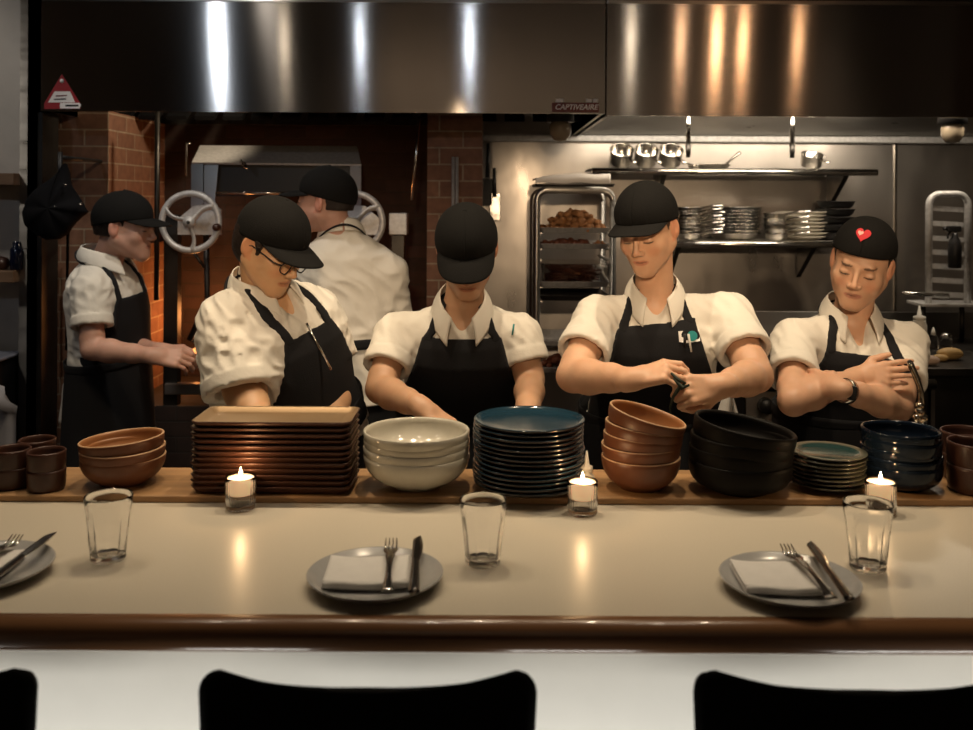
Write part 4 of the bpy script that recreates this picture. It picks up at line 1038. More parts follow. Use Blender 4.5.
class Field:
    def __init__(s, xs, ys, zs):
        s.ax = (xs, ys, zs); s.d = np.full((len(xs), len(ys), len(zs)), 0.06, np.float32)
    def sub_idx(s, lo, hi):
        r = []
        for a, l, h in zip(s.ax, lo, hi):
            i0 = max(0, np.searchsorted(a, l) - 1); i1 = min(len(a), np.searchsorted(a, h) + 1); r.append((i0, i1))
        return r
    def apply(s, lo, hi, fn, k=.01, op='add'):
        (a, b), (c, d), (e, f) = s.sub_idx(lo, hi)
        if a >= b or c >= d or e >= f: return
        X = s.ax[0][a:b, None, None]; Y = s.ax[1][None, c:d, None]; Z = s.ax[2][None, None, e:f]
        v = fn(X, Y, Z).astype(np.float32); w = s.d[a:b, c:d, e:f]
        if op == 'add':
            h = np.maximum(k - np.abs(w - v), 0) / k if k > 0 else 0
            w[...] = np.minimum(w, v) - h * h * k * .25
        elif op == 'sub':
            v = -v; h = np.maximum(k - np.abs(w - v), 0) / k if k > 0 else 0
            w[...] = np.maximum(w, v) + h * h * k * .25
        elif op == 'and':
            w[...] = np.maximum(w, v)
        elif op == 'offset':
            w[...] = w + v
    def cone(s, p0, p1, r0, r1, k=.012, op='add'):
        p0 = np.array(p0, float); p1 = np.array(p1, float); m = max(r0, r1) + k + .02
        lo = np.minimum(p0, p1) - m; hi = np.maximum(p0, p1) + m; ba = p1 - p0; L2 = float(ba @ ba) + 1e-12
        def fn(X, Y, Z):
            px, py, pz = X - p0[0], Y - p0[1], Z - p0[2]
            t = np.clip((px * ba[0] + py * ba[1] + pz * ba[2]) / L2, 0, 1)
            return np.sqrt((px - ba[0] * t) ** 2 + (py - ba[1] * t) ** 2 + (pz - ba[2] * t) ** 2) - (r0 + (r1 - r0) * t)
        s.apply(lo, hi, fn, k, op)
    def chain(s, pts, rad, k=.012, op='add'):
        for i in range(len(pts) - 1): s.cone(pts[i], pts[i + 1], rad[i], rad[i + 1], k, op)
    def ell(s, c, rad, fr=None, k=.012, op='add'):
        c = np.array(c, float); A = np.array(fr if fr is not None else np.eye(3), float)   # rows: local axes in world
        m = max(rad) + k + .02
        def fn(X, Y, Z):
            px, py, pz = X - c[0], Y - c[1], Z - c[2]
            q = [(px * A[i, 0] + py * A[i, 1] + pz * A[i, 2]) for i in range(3)]
            k0 = np.sqrt(sum((q[i] / rad[i]) ** 2 for i in range(3))) + 1e-9
            k1 = np.sqrt(sum((q[i] / rad[i] ** 2) ** 2 for i in range(3))) + 1e-9
            return k0 * (k0 - 1) / k1
        s.apply(c - m, c + m, fn, k, op)
    def mesh(s):
        d = s.d; xs, ys, zs = s.ax; ins = d < 0
        c = [ins[i:ins.shape[0] - 1 + i, j:ins.shape[1] - 1 + j, k:ins.shape[2] - 1 + k] for i in (0, 1) for j in (0, 1) for k in (0, 1)]
        anyi = c[0].copy(); alli = c[0].copy()
        for q in c[1:]: anyi |= q; alli &= q
        act = anyi & ~alli; I, J, K = np.nonzero(act); n = len(I)
        ids = np.full(act.shape, -1, np.int32); ids[I, J, K] = np.arange(n)
        S = np.zeros((n, 3)); W = np.zeros(n)
        for axn in range(3):
            o1, o2 = [q for q in range(3) if q != axn]
            for a in (0, 1):
                for b in (0, 1):
                    off = [0, 0, 0]; off[o1] = a; off[o2] = b; off2 = list(off); off2[axn] = 1
                    A = (I + off[0], J + off[1], K + off[2]); B = (I + off2[0], J + off2[1], K + off2[2])
                    da = d[A].astype(float); db = d[B].astype(float); m = (da < 0) != (db < 0)
                    t = np.where(m, da / np.where(da == db, 1, da - db), 0)
                    Pa = np.stack([xs[A[0]], ys[A[1]], zs[A[2]]], 1); Pb = np.stack([xs[B[0]], ys[B[1]], zs[B[2]]], 1)
                    S += (Pa + (Pb - Pa) * t[:, None]) * m[:, None]; W += m
        V = S / W[:, None]
        Q = []
        for axn in range(3):
            o1, o2 = [q for q in range(3) if q != axn]
            sl = [slice(1, -1)] * 3; sl[axn] = slice(0, -1); sl2 = list(sl); sl2[axn] = slice(1, None)
            a = ins[tuple(sl)]; b = ins[tuple(sl2)]
            for sign in (True, False):
                m = (a & ~b) if sign else (~a & b)
                P_ = np.array(np.nonzero(m)); 
                if P_.shape[1] == 0: continue
                base = P_.copy()
                for q in (o1, o2): base[q] += 1
                def cell(d1, d2):
                    g = base.copy(); g[o1] -= d1; g[o2] -= d2; return ids[g[0], g[1], g[2]]
                q4 = [cell(1, 1), cell(0, 1), cell(0, 0), cell(1, 0)]
                flip = sign ^ (axn == 1)
                Q.append(np.stack(q4 if flip else q4[::-1], 1))
        return V, np.concatenate(Q) if Q else np.zeros((0, 4), int)

def np_obj(name, V, Q, mats, parent, cols=None, smooth_it=1):
    V = np.array(V, float)
    if smooth_it and len(Q):
        E = np.concatenate([Q[:, [0, 1]], Q[:, [1, 2]], Q[:, [2, 3]], Q[:, [3, 0]]])
        for _ in range(smooth_it):
            S = np.zeros_like(V); C_ = np.zeros(len(V))
            for a, b in ((0, 1), (1, 0)):
                for q in range(3): S[:, q] += np.bincount(E[:, a], weights=V[E[:, b], q], minlength=len(V))
                C_ += np.bincount(E[:, a], minlength=len(V))
            V = V * .5 + .5 * S / np.maximum(C_, 1)[:, None]
    off = np.array(parent.location) if parent is not None else np.zeros(3)
    me = bpy.data.meshes.new(name)
    me.vertices.add(len(V)); me.vertices.foreach_set('co', (V - off).astype(np.float32).ravel())
    me.loops.add(len(Q) * 4); me.loops.foreach_set('vertex_index', Q.astype(np.int32).ravel())
    me.polygons.add(len(Q)); me.polygons.foreach_set('loop_start', np.arange(0, len(Q) * 4, 4, dtype=np.int32))
    me.polygons.foreach_set('use_smooth', np.ones(len(Q), dtype=bool))
    me.materials.append(mats)
    if cols is not None:
        ca = me.color_attributes.new('Col', 'FLOAT_COLOR', 'POINT')
        c4 = np.ones((len(V), 4), np.float32); c4[:, :3] = cols(V) ; ca.data.foreach_set('color', c4.ravel())
    me.update(); me.validate()
    o = bpy.data.objects.new(name, me); COL.objects.link(o); o.parent = parent
    return o

def frame(f, u):
    """rows: side (person's right), forward, up"""
    f = np.array(f, float); u = np.array(u, float)
    u = u / np.linalg.norm(u); f = f - u * (f @ u); f /= np.linalg.norm(f)
    return np.array([np.cross(f, u), f, u])
def head_frame(az, pitch, roll=0):
    """az: 0 looks at -y (towards the bar), + turns towards +x; pitch + looks down; roll + tips the crown to +x"""
    a, p = R(az), R(pitch)
    f = np.array([math.sin(a) * math.cos(p), -math.cos(a) * math.cos(p), -math.sin(p)])
    u = np.array([math.sin(a) * math.sin(p), -math.cos(a) * math.sin(p), math.cos(p)])
    s_ = np.cross(f, u); r = R(roll)
    u2 = u * math.cos(r) - s_ * math.sin(r)
    s2 = np.cross(f, u2)
    return np.array([s2, f, u2])

def fold_noise(V3, amp, sc, seed=0.0):
    X, Y, Z = V3
    a = np.sin(X * sc + 2.1 * np.sin(Z * sc * .6 + seed) + seed) * np.sin(Z * sc * .8 + 1.7 * np.sin(Y * sc * .7 + X * sc * .5 + seed * 2))
    b = np.sin((X + Z) * sc * 1.7 + 1.5 * np.sin((Y - Z) * sc + seed)) * .5
    return amp * (1 - np.abs(a + b) * 1.3)

def hand(F, wr, d, n, side, curls, sc=1.0, spread=.0, thumb=(.5, .5), r_w=.024):
    """wr wrist, d pointing to knuckles, n back-of-hand normal, side +1/-1 : lateral direction of the thumb = side * (d x n)"""
    wr = np.array(wr, float); d = np.array(d, float); d /= np.linalg.norm(d)
    n = np.array(n, float); n -= d * (n @ d); n /= np.linalg.norm(n)
    lat = np.cross(d, n) * side                          # towards the thumb
    K = []
    for i, (o, ln) in enumerate(((.030, .084), (.010, .089), (-.010, .085), (-.029, .077))):
        kn = wr + (d * ln + lat * o) * sc
        K.append(kn)
        F.cone(wr + (lat * o * .55 - n * .002) * sc, kn - n * .003 * sc, .0155 * sc, .0118 * sc, .012)
    F.cone(wr - d * .02, wr + d * .02 * sc, r_w, .021 * sc, .015)
    L = ((.044, .026, .021), (.048, .030, .022), (.045, .028, .021), (.035, .021, .019))
    for i in range(4):
        p = K[i]; c = curls[i] if isinstance(curls, (list, tuple)) and len(curls) == 4 else curls
        c = c if isinstance(c, (list, tuple)) else (c, c * 1.1, c * .7)
        ang = 0; dd = d + lat * spread * (1.5 - i) * .12; dd /= np.linalg.norm(dd)
        r0 = (.0095, .0098, .0093, .0083)[i] * sc
        for j in range(3):
            ang += R(c[j]); v = dd * math.cos(ang) - n * math.sin(ang)
            q = p + v * L[i][j] * sc
            F.cone(p, q, r0 * (1 - .08 * j), r0 * (.92 - .08 * j), .003 if j else .004); p = q
    # thumb leaves the side of the palm
    b = wr + (d * .022 + lat * .022 - n * .006) * sc
    t1, t2 = thumb
    v1 = d * .62 + lat * (.75 - t1 * .4) - n * (.15 + t1 * .7); v1 /= np.linalg.norm(v1)
    m = b + v1 * .040 * sc; F.cone(b, m, .0165 * sc, .0125 * sc, .012)
    v2 = d * (.9) + lat * (.25 - t2 * .6) - n * (.1 + t2 * .6); v2 /= np.linalg.norm(v2)
    q = m + v2 * .032 * sc; F.cone(m, q, .0118 * sc, .0105 * sc, .003)
    v3 = v2 * .9 - lat * .35 * t2 - n * .25 * t2; v3 /= np.linalg.norm(v3)
    F.cone(q, q + v3 * .024 * sc, .0105 * sc, .0085 * sc, .003)

ST0 = [(-.25, .160, .100, 0), (-.02, .172, .112, 0), (.10, .165, .108, 0), (.32, .143, .098, .004), (.5, .150, .104, .008), (.70, .163, .113, .006), (.84, .160, .103, 0), (.93, .125, .082, -.006), (1.0, .075, .062, -.010), (1.06, .045, .045, -.008)]

def person(spec):
    g = spec.get
    Pv = np.array(spec['pelvis'], float); N = np.array(spec['neck'], float)
    L = float(np.linalg.norm(N - Pv)); TF = frame(spec['face'], N - Pv); Ts, Tf, Tu = TF
    H = np.array(spec['head'], float); HF = spec['hframe']; Hs, Hf, Hu = HF; hs = g('hscale', 1.0)
    build_w, build_d = g('build', (1, 1)); fem = g('fem', 0)
    loose = g('loose', .014)
    root = empty('person', (Pv[0], Pv[1], 0), spec['label'], 'person', 'cooks in white shirts')
    T2W = lambda s_, f_, u_: Pv + Ts * s_ + Tf * f_ + Tu * u_
    H2W = lambda s_, f_, u_: H + (Hs * s_ + Hf * f_ + Hu * u_) * hs
    st = np.array(ST0); w_ = st[:, 0] * L; aw = st[:, 1] * build_w; bd = st[:, 2] * build_d; v0 = st[:, 3]
    if fem: aw = aw * np.array([1.03, 1.04, 1.03, .96, .96, .97, .96, .96, .95, .95])
    if 'belly' in spec: bd = bd + spec['belly'] * np.array([.6, 1, 1, 1, .8, .5, .2, 0, 0, 0])
    def loft(off_a, off_b, lo_w=None, hi_w=None):
        offa = np.interp(w_, [0, .35 * L, L], off_a); offb = np.interp(w_, [0, .35 * L, L], off_b)
        def fn(X, Y, Z):
            px, py, pz = X - Pv[0], Y - Pv[1], Z - Pv[2]
            u = px * Ts[0] + py * Ts[1] + pz * Ts[2]; v = px * Tf[0] + py * Tf[1] + pz * Tf[2]; w = px * Tu[0] + py * Tu[1] + pz * Tu[2]
            a = np.interp(w, w_, aw + offa).astype(np.float32); b = np.interp(w, w_, bd + offb).astype(np.float32); c = np.interp(w, w_, v0).astype(np.float32)
            rho = (np.abs(u / a) ** 2.3 + np.abs((v - c) / b) ** 2.3 + 1e-9) ** (1 / 2.3)
            dd = (rho - 1) * np.minimum(a, b)
            return np.maximum(dd, np.maximum(w - w_[-1], w_[0] - w))
        return fn
    tlo = np.minimum(Pv, N) - .34; thi = np.maximum(Pv, N) + .34
    arms = spec['arms']
    allp = [Pv, N, H] + [np.array(p, float) for a in arms for p in (a['sh'], a['el'], a['wr'])]
    handbox = []
    for a in arms:
        if a.get('hand'):
            wr = np.array(a['wr'], float); dd = np.array(a['hand']['d'], float); dd /= np.linalg.norm(dd)
            c = wr + dd * .07; handbox.append((c - .085, c + .085)); allp += [c + .1, c - .1]
    lo = np.min(allp, 0) - .16; hi = np.max(allp, 0) + .16; lo[2] = .86 if g('cut', 0) else .05
    hb = (H - .15 * hs, H + .15 * hs)
    fine = lambda i: [(hb[0][i], hb[1][i], .0032)] + [(b[0][i], b[1][i], .0029) for b in handbox]
    xs = axis_coords(lo[0], hi[0], .0075, fine(0)); ys = axis_coords(lo[1], hi[1], .0075, fine(1))
    zs = axis_coords(lo[2], hi[2], .0075, fine(2) + [(0, .0, 1)])
    if not g('cut', 0): zs = np.concatenate([np.arange(.03, .80, .02), axis_coords(.80, hi[2], .0075, fine(2))]).astype(np.float32)
    F = Field(xs, ys, zs)
    F.apply(tlo, thi, loft((0, 0, 0), (0, 0, 0)), .02)
    hips = [T2W(s_ * .088 * build_w, 0, -.04) for s_ in (1, -1)]
    feet = []
    for s_, hp in zip((1, -1), hips):
        kn = np.array([hp[0] + Ts[0] * .02 * s_, hp[1] + Ts[1] * .02 * s_, .50]) + np.array([Tf[0], Tf[1], 0]) * .02
        an = np.array([hp[0] + Ts[0] * .03 * s_, hp[1] + Ts[1] * .03 * s_, .09]) - np.array([Tf[0], Tf[1], 0]) * .03
        feet.append((kn, an)); F.cone(hp, kn, .082 * build_w, .052, .03); F.cone(kn, an, .052, .036, .02)
        F.cone(an, an + np.array([Tf[0], Tf[1], 0]) * .12 + np.array([0, 0, -.045]), .034, .026, .015)
    # shoulders, neck
    for a in arms:
        sh = np.array(a['sh'], float); el = np.array(a['el'], float); wr = np.array(a['wr'], float)
        F.cone(N - Tu * .045, sh - Tu * .006, .046, .044, .02)
        F.cone(N - Tu * .13, sh - Tu * .025, .065, .042, .02)
        m = g('arm', 1.0); up = el - sh; fa = wr - el
        F.chain([sh - Tu * .004, sh + up * .35, sh + up * .8, el], [.046 * m, .047 * m, .041 * m, .040 * m], .02)
        F.chain([el, el + fa * .28, el + fa * .65, wr], [.040 * m, .043 * m, .034 * m, .0255 * (.4 + .6 * m)], .014)
        if a.get('hand'):
            h = a['hand']; hand(F, wr, h['d'], h['n'], h['side'], h['curl'], h.get('sc', .95), h.get('spread', .3), h.get('thumb', (.5, .5)), .0255 * (.4 + .6 * m))
    nk = g('neckr', .053 - .005 * fem)
    F.cone(N - Tu * .04, H2W(0, -.028, -.045), nk * 1.1, nk * .98, .025)
    # ---- head
    jw = 1 - .07 * fem + g('jaw', 0)
    F.ell(H2W(0, -.010, .030), [q * hs for q in (.0755, .0965, .085)], HF, .01)
    F.ell(H2W(0, .028, -.028), [q * hs for q in (.062 * jw, .066, .079)], HF, .02)
    for s_ in (1, -1):
        F.cone(H2W(s_ * .054 * jw, .0, -.045), H2W(s_ * .016, .072, -.093), .021 * hs, .017 * hs, .032)
        F.ell(H2W(s_ * .041, .060, -.026), [q * hs for q in (.022, .020, .022)], HF, .026)     # cheek
    F.ell(H2W(0, .078, -.096), [q * hs for q in (.021 * jw, .016, .016)], HF, .022)            # chin
    F.ell(H2W(0, .077, -.062), [q * hs for q in (.029, .0165, .022)], HF, .022)                   # muzzle
    F.cone(H2W(-.03, .080, .022), H2W(.03, .080, .022), .0115 * hs, .0115 * hs, .014)            # brow
    for s_ in (1, -1): F.ell(H2W(s_ * .0315, .102, .001), [q * hs for q in (.0175, .013, .0115)], HF, .010, 'sub')
    for s_ in (1, -1): F.ell(H2W(s_ * .0315, .0815, -.001), [q * hs for q in (.0150, .0115, .0105)], HF, .005)   # lidded eye
    F.cone(H2W(0, .092, .010), H2W(0, .111, -.027), .0062 * hs, .0080 * hs, .010)               # nose
    for s_ in (1, -1): F.ell(H2W(s_ * .0115, .101, -.034), [q * hs for q in (.0075, .0095, .0072)], HF, .006)
    F.ell(H2W(0, .1105, -.030), [q * hs for q in (.0085, .0080, .0070)], HF, .008)
    sm = g('smile', 0)
    F.cone(H2W(-.022, .0870, -.0598), H2W(0, .0930, -.0588), .0035 * hs, .0062 * hs, .005)
    F.cone(H2W(.022, .0870, -.0598), H2W(0, .0930, -.0588), .0035 * hs, .0062 * hs, .005)
    F.cone(H2W(-.014, .0875, -.068), H2W(.014, .0875, -.068), .0058 * hs, .0058 * hs, .007)
    F.cone(H2W(-.023, .0940, -.0618 + sm * .005), H2W(0, .1010, -.0633), .0016, .0018, .003, 'sub')
    F.cone(H2W(.023, .0940, -.0618 + sm * .005), H2W(0, .1010, -.0633), .0016, .0018, .003, 'sub')
    for s_ in (1, -1):                                                                          # ears
        EF = HF.copy(); a = R(18) * s_
        EF = np.array([Hs * math.cos(a) + Hf * math.sin(a), -Hs * math.sin(a) + Hf * math.cos(a), Hu])
        F.ell(H2W(s_ * .079, -.006, -.004), [q * hs for q in (.0075, .0175, .030)], EF, .005)
        F.ell(H2W(s_ * .0745, -.004, -.022), [q * hs for q in (.007, .010, .012)], EF, .006)
        F.ell(H2W(s_ * .088, -.001, .001), [q * hs for q in (.0062, .0095, .018)], EF, .004, 'sub')
    if g('pony'): pass
    V, Q = F.mesh()
    skin = np.array(spec['skin']); 
    def colour(V):
        q = (V - H) / hs; s_ = q @ Hs; f = q @ Hf; u = q @ Hu
        C_ = np.tile(skin, (len(V), 1))
        def blend(mask, col, k=1.0):
            m = (np.clip(mask, 0, 1) * k)[:, None]; C_[:] = C_ * (1 - m) + np.array(col) * m
        front = (f > .05) & (np.abs(s_) < .07) & (np.abs(u) < .14)
        fl = front.astype(float)
        ss = np.abs(s_)
        blend(fl * (1 - ((ss - .040) / .022) ** 2 - ((u + .034) / .022) ** 2), skin * np.array([1.05, .80, .74]), .55)          # cheeks
        blend(fl * 3 * (1 - (s_ / .026) ** 2 - ((u + .0635) / .0088) ** 2), spec.get('lips', skin * np.array([.78, .50, .47])), .85)
        blend(fl * 6 * (1 - (s_ / .019) ** 2 - ((u + .0633 - (.0015 + sm * .004) * (ss / .02)) / .0017) ** 2), skin * .22, .8)
        brow_u = .0205 - .10 * np.maximum(0, ss - .036)
        blend(fl * 4 * (1 - ((ss - .0315) / .0185) ** 2 - ((u - brow_u) / .0042) ** 2), spec.get('browcol', (.05, .03, .02)), .82)
        lash = -.0065 + 6 * (ss - .0315) ** 2
        blend((fl * (f > .072)) * 6 * (1 - ((ss - .0318) / .0145) ** 2 - ((u - lash) / .0027) ** 2), (.025, .015, .01), .9)
        blend((fl * (f > .072)) * 2 * (1 - ((ss - .0318) / .0155) ** 2 - ((u - .004) / .009) ** 2), skin * .80, .5)
        ear = ((ss > .073) & (np.abs(u + .004) < .034) & (np.abs(f + .004) < .022)).astype(float)
        blend(ear, skin * np.array([1.06, .72, .66]), .55)
        nose = fl * (1 - ((s_) / .014) ** 2 - ((u + .030) / .013) ** 2) * (f > .10) * .6
        blend(nose, skin * np.array([1.04, .78, .74]), .5)
        if 'beard' in spec:
            blend(((f > -.0) & (u < -.035) & (u > -.125) & (ss < .075)).astype(float) * (1 - np.clip((u + .045) / .012, 0, 1)), skin * np.array([.72, .68, .66]), spec['beard'])
        if 'tattoo' in spec:
            for (c, r_) in spec['tattoo']:
                dd = np.linalg.norm(V - np.array(c), axis=1)
                pat = (np.sin(V[:, 0] * 420 + 2 * np.sin(V[:, 2] * 300)) * np.sin(V[:, 2] * 380 + V[:, 0] * 90) > .05)
                blend((dd < r_) * pat * 1.0, (.05, .06, .05), .65)
        return C_
    body = np_obj('body', V, Q, M['skin'], root, colour, 1)

    # ---- shirt
    alen = g('sleeve', .62)
    slo = np.minimum(Pv, N) - .30; shi = np.maximum(Pv, N) + .30
    for a in arms: slo = np.minimum(slo, np.array(a['sh']) - .14); shi = np.maximum(shi, np.array(a['sh']) + .14); slo = np.minimum(slo, np.array(a['el']) - .10)
    slo[2] = T2W(0, 0, -.12)[2]; shi[2] = N[2] + .16
    SX = [axis_coords(slo[i], shi[i], .0052, []) for i in range(3)]
    def shirt_field(extra=0.0, hollow=True, collar_open=True):
        G = Field(*SX)
        G.apply(slo, shi, loft((loose + .006 + extra, loose + .016 + extra, loose * .7 + extra), (loose + .006 + extra, loose + .014 + extra, loose * .7 + extra)), .02)
        if fem:
            for s_ in (1, -1): G.ell(T2W(s_ * .070, .085 * build_d + .0, L * .66), [.060 + extra, .046 * fem + extra, .062 + extra], TF, .05)
        for a in arms:
            sh = np.array(a['sh'], float); el = np.array(a['el'], float)
            m = g('arm', 1.0); lw = a.get('loose', loose)
            G.cone(N - Tu * .038, sh + Tu * .0, .055 + extra, .054 + extra, .03)
            G.cone(N - Tu * .14, sh - Tu * .03, .075 + extra, .055 + extra, .03)
        return G
    G = shirt_field()
    for a in arms:
        sh = np.array(a['sh'], float); el = np.array(a['el'], float); m = g('arm', 1.0); lw = a.get('loose', loose)
        fr = a.get('sleeve', alen); d_ = el - sh; Ln = np.linalg.norm(d_); d_ /= Ln; e = sh + d_ * Ln * fr
        # sleeve: flared cone cut by a plane, then hollowed
        S2 = Field(*SX); S2.cone(sh, e + d_ * .03, .054 * m + lw * .6, .050 * m + lw * 1.35, .0)
        S2.apply(sh - .4, sh + .4, lambda X, Y, Z: (X - e[0]) * d_[0] + (Y - e[1]) * d_[1] + (Z - e[2]) * d_[2], 0, 'and')
        w = G.d; v = S2.d; h = np.maximum(.03 - np.abs(w - v), 0) / .03; G.d = np.minimum(w, v) - h * h * .03 * .25
        G.apply(e - .25, e + .25, lambda X, Y, Z: np.where(np.sqrt((X - e[0]) ** 2 + (Y - e[1]) ** 2 + (Z - e[2]) ** 2) < .10, -((X - e[0]) * d_[0] + (Y - e[1]) * d_[1] + (Z - e[2]) * d_[2]), .05) if False else np.full(np.broadcast(X, Y, Z).shape, -9.0), 0, 'and')
    X, Y, Z = SX[0][:, None, None], SX[1][None, :, None], SX[2][None, None, :]
    smoothd = G.d.copy()
    G.d = G.d + fold_noise((X, Y, Z), g('fold', .0036), g('foldsc', 50.), g('seed', 1.0)).astype(np.float32) * -1
    for a in arms:
        sh = np.array(a['sh'], float); el = np.array(a['el'], float); m = g('arm', 1.0); lw = a.get('loose', loose)
        fr = a.get('sleeve', alen); d_ = el - sh; Ln = np.linalg.norm(d_); d_ /= Ln; e = sh + d_ * Ln * fr
        if a.get('cuff', 1):
            C2 = Field(*SX); C2.cone(e - d_ * .03, e + d_ * .05, .050 * m + lw * 1.30 + .0032, .050 * m + lw * 1.45 + .0032, 0)
            C2.apply(slo, shi, lambda X, Y, Z: np.abs((X - e[0]) * d_[0] + (Y - e[1]) * d_[1] + (Z - e[2]) * d_[2] + .018) - .018, 0, 'and')
            G.d = np.minimum(G.d, C2.d)
        fr0 = e - d_ * .05
        G.cone(fr0, e + d_ * .12, .047 * m + lw * .2, .050 * m + lw * 1.1, .004, 'sub')
    # neck opening, running to a V at the front
    vd = g('vdepth', .085)
    if g('opening', 1):
        G.cone(N + Tu * .01 - Tf * .012, N + Tu * .13 + Tf * .01, nk + .006, nk + .030, .006, 'sub')
        G.cone(N + Tf * .055 + Tu * .02, T2W(0, .155 * build_d, L - vd), .034, .004, .008, 'sub')
    G.apply(slo, shi, lambda X, Y, Z: g('hem', -.02) * L - ((X - Pv[0]) * Tu[0] + (Y - Pv[1]) * Tu[1] + (Z - Pv[2]) * Tu[2]), 0, 'and')
    V, Q = G.mesh(); shirt = np_obj('shirt', V, Q, M['shirt'], root, None, 2)

    # ---- collar flaps
    def collar(sgn):
        def fn(u, v):
            a = R(178) * (1 - u) + R(g('collar_a', 26)) * u            # from the nape to the throat
            t = v
            # fold line at the top, flap falls outwards
            rr = nk + .009 + .020 * t + .005 * math.sin(t * 3.1)
            drop = (u ** 2.2) * (.044)
            up = .058 - .048 * t - drop - (.020 * t * u ** 3)
            fwd = .030 * u ** 2 * (1 + .6 * t) - .006
            s_ = math.sin(a) * rr * (1 + .10 * u * t) * sgn; f_ = math.cos(a) * rr * 1.05 + fwd
            p = N + Ts * s_ + Tf * f_ + Tu * (up + .008)
            return p
        mb = MB(); mb.grid(fn, 26, 8, thick=.0035 * sgn); return mb
    c1 = collar(1); c2 = collar(-1); c1.add(c2.V, c2.F); c1.build('collar', M['shirt'], root)

    # ---- apron bib, conforming to the shirt
    if g('bib', 1):
        top = g('bib_top', .70) * L; hw0, hw1 = g('bib_w', (.118, .185)); us = g('bib_shift', 0.0)
        def bibregion(X, Y, Z):
            px, py, pz = X - Pv[0], Y - Pv[1], Z - Pv[2]
            u = px * Ts[0] + py * Ts[1] + pz * Ts[2] - us; v = px * Tf[0] + py * Tf[1] + pz * Tf[2]; w = px * Tu[0] + py * Tu[1] + pz * Tu[2]
            tt = top + g('bib_slope', 0) * u
            hw = np.interp(w, [.12 * L, .40 * L, top], [hw1 + .02, hw1, hw0])
            return u, v, w, np.maximum(np.maximum(np.abs(u) - hw, w - tt), np.maximum(.05 * L - w, .0 - v))
        sf = smoothd
        A = Field(*SX); u_, v_, w2, reg = bibregion(X, Y, Z)
        band = np.maximum(sf - .0085, -(sf + .004)); A.d = np.maximum(band, reg).astype(np.float32)
        # close the spaces under the bib where cloth bridges
        V, Q = A.mesh(); np_obj('apron_bib', V, Q, M['apron'], root, None, 2)
        # straps
        for sg in (1, -1):
            A = Field(*SX)
            uc = np.interp(w2, [top, L * .93, L * 1.1], [hw0 - .016, g('strap_in', .078), .055]) * sg
            reg = np.maximum(np.maximum(np.abs(u_ - uc + 0 * w2) - .0135, top - .012 + g('bib_slope', 0) * hw0 * sg - w2), np.maximum(w2 - L * 1.12, -.03 - v_))
            A.d = np.maximum(np.maximum(sf - .0095, -(sf + .003)), reg).astype(np.float32)
            V, Q = A.mesh()
            if len(Q): np_obj('apron_strap', V, Q, M['apron'], root, None, 2)
        mb = MB()
        pts = [N + Ts * (math.sin(a) * (nk + .028)) + Tf * (-math.cos(a) * (nk + .028) - .012) + Tu * (.040 - .035 * math.sin(a) ** 2) for a in [R(-95 + 190 * i / 20) for i in range(21)]]
        mb.tube(pts, .010, 8, flat=.35); mb.build('neck_strap', M['apron'], root)
    # ---- apron skirt
    ws = g('skirt_top', .20) * L
    def skirt(u, v):
        a = R(g('skirt_a', 120)) * (2 * u - 1); t = v
        aw_ = np.interp(.1 * L, w_, aw) + .040 + .03 * t; bd_ = np.interp(.1 * L, w_, bd) + .038 + .035 * t
        fl = 1 + (.03 * t) * math.sin(a * 7 + g('seed', 1))
        base = Pv + Tu * ws * (1 - min(1, t * 3)) if False else Pv + Tu * ws
        p = base + Ts * math.sin(a) * aw_ * fl + Tf * math.cos(a) * bd_ * fl
        z = base[2] + (p[2] - base[2]) * (1 - t); z = z - (z - .42) * t if t > 0 else p[2]
        return Vector((p[0], p[1], z))
    MB().grid(skirt, 72, 22, thick=.004).build('apron_skirt', M['apron'], root)
    def band(u, v):
        a = 2 * math.pi * u; aw_ = np.interp(.1 * L, w_, aw) + .044; bd_ = np.interp(.1 * L, w_, bd) + .042
        return Vector(Pv + Tu * (ws + .006 - .034 * v) + Ts * math.sin(a) * aw_ + Tf * math.cos(a) * bd_)
    MB().grid(band, 72, 3, thick=.004).build('waist_tie', M['apron'], root)
    # ---- trousers and shoes
    TFld = Field(axis_coords(Pv[0] - .30, Pv[0] + .30, .014, []), axis_coords(Pv[1] - .34, Pv[1] + .30, .014, []), axis_coords(.06, Pv[2] + .18, .018, []))
    TFld.apply(tlo, thi, loft((.012, .012, .0), (.012, .012, .0)), .02)
    for hp, (kn, an) in zip(hips, feet): TFld.cone(hp, kn, .092 * build_w, .066, .03); TFld.cone(kn, an, .066, .056, .02)
    TFld.apply(tlo - 1, thi + 1, lambda X, Y, Z: (X - Pv[0]) * Tu[0] + (Y - Pv[1]) * Tu[1] + (Z - Pv[2]) * Tu[2] - .13 * L, 0, 'and')
    TFld.apply(tlo - 1, thi + 1, lambda X, Y, Z: .10 - Z + 0 * X + 0 * Y, 0, 'and')
    V, Q = TFld.mesh(); np_obj('trousers', V, Q, M['trousers'], root, None, 1)
    for kn, an in feet:
        f2 = Vector((Tf[0], Tf[1], 0)).normalized(); s2 = Vector((f2.y, -f2.x, 0))
        def shoe(u, v):
            a = 2 * math.pi * v; y = -.075 + .27 * u; prof = math.sin(min(1, max(0, u)) * math.pi) ** .35
            w = .046 * prof; h = (.085 - .045 * min(1, max(0, (u - .25) * 2))) * prof
            z = max(.0, h * (.5 + .55 * math.sin(a))) if True else 0
            return Vector((an[0], an[1], 0)) + f2 * y + s2 * w * math.cos(a) + Vector((0, 0, .002 + z))
        MB().grid(shoe, 20, 20).build('shoe', M['shoe'], root)

    # ---- cap
    back = g('cap_back', 0); cp = g('cap_tilt', .25); cu = g('cap_up', .0)
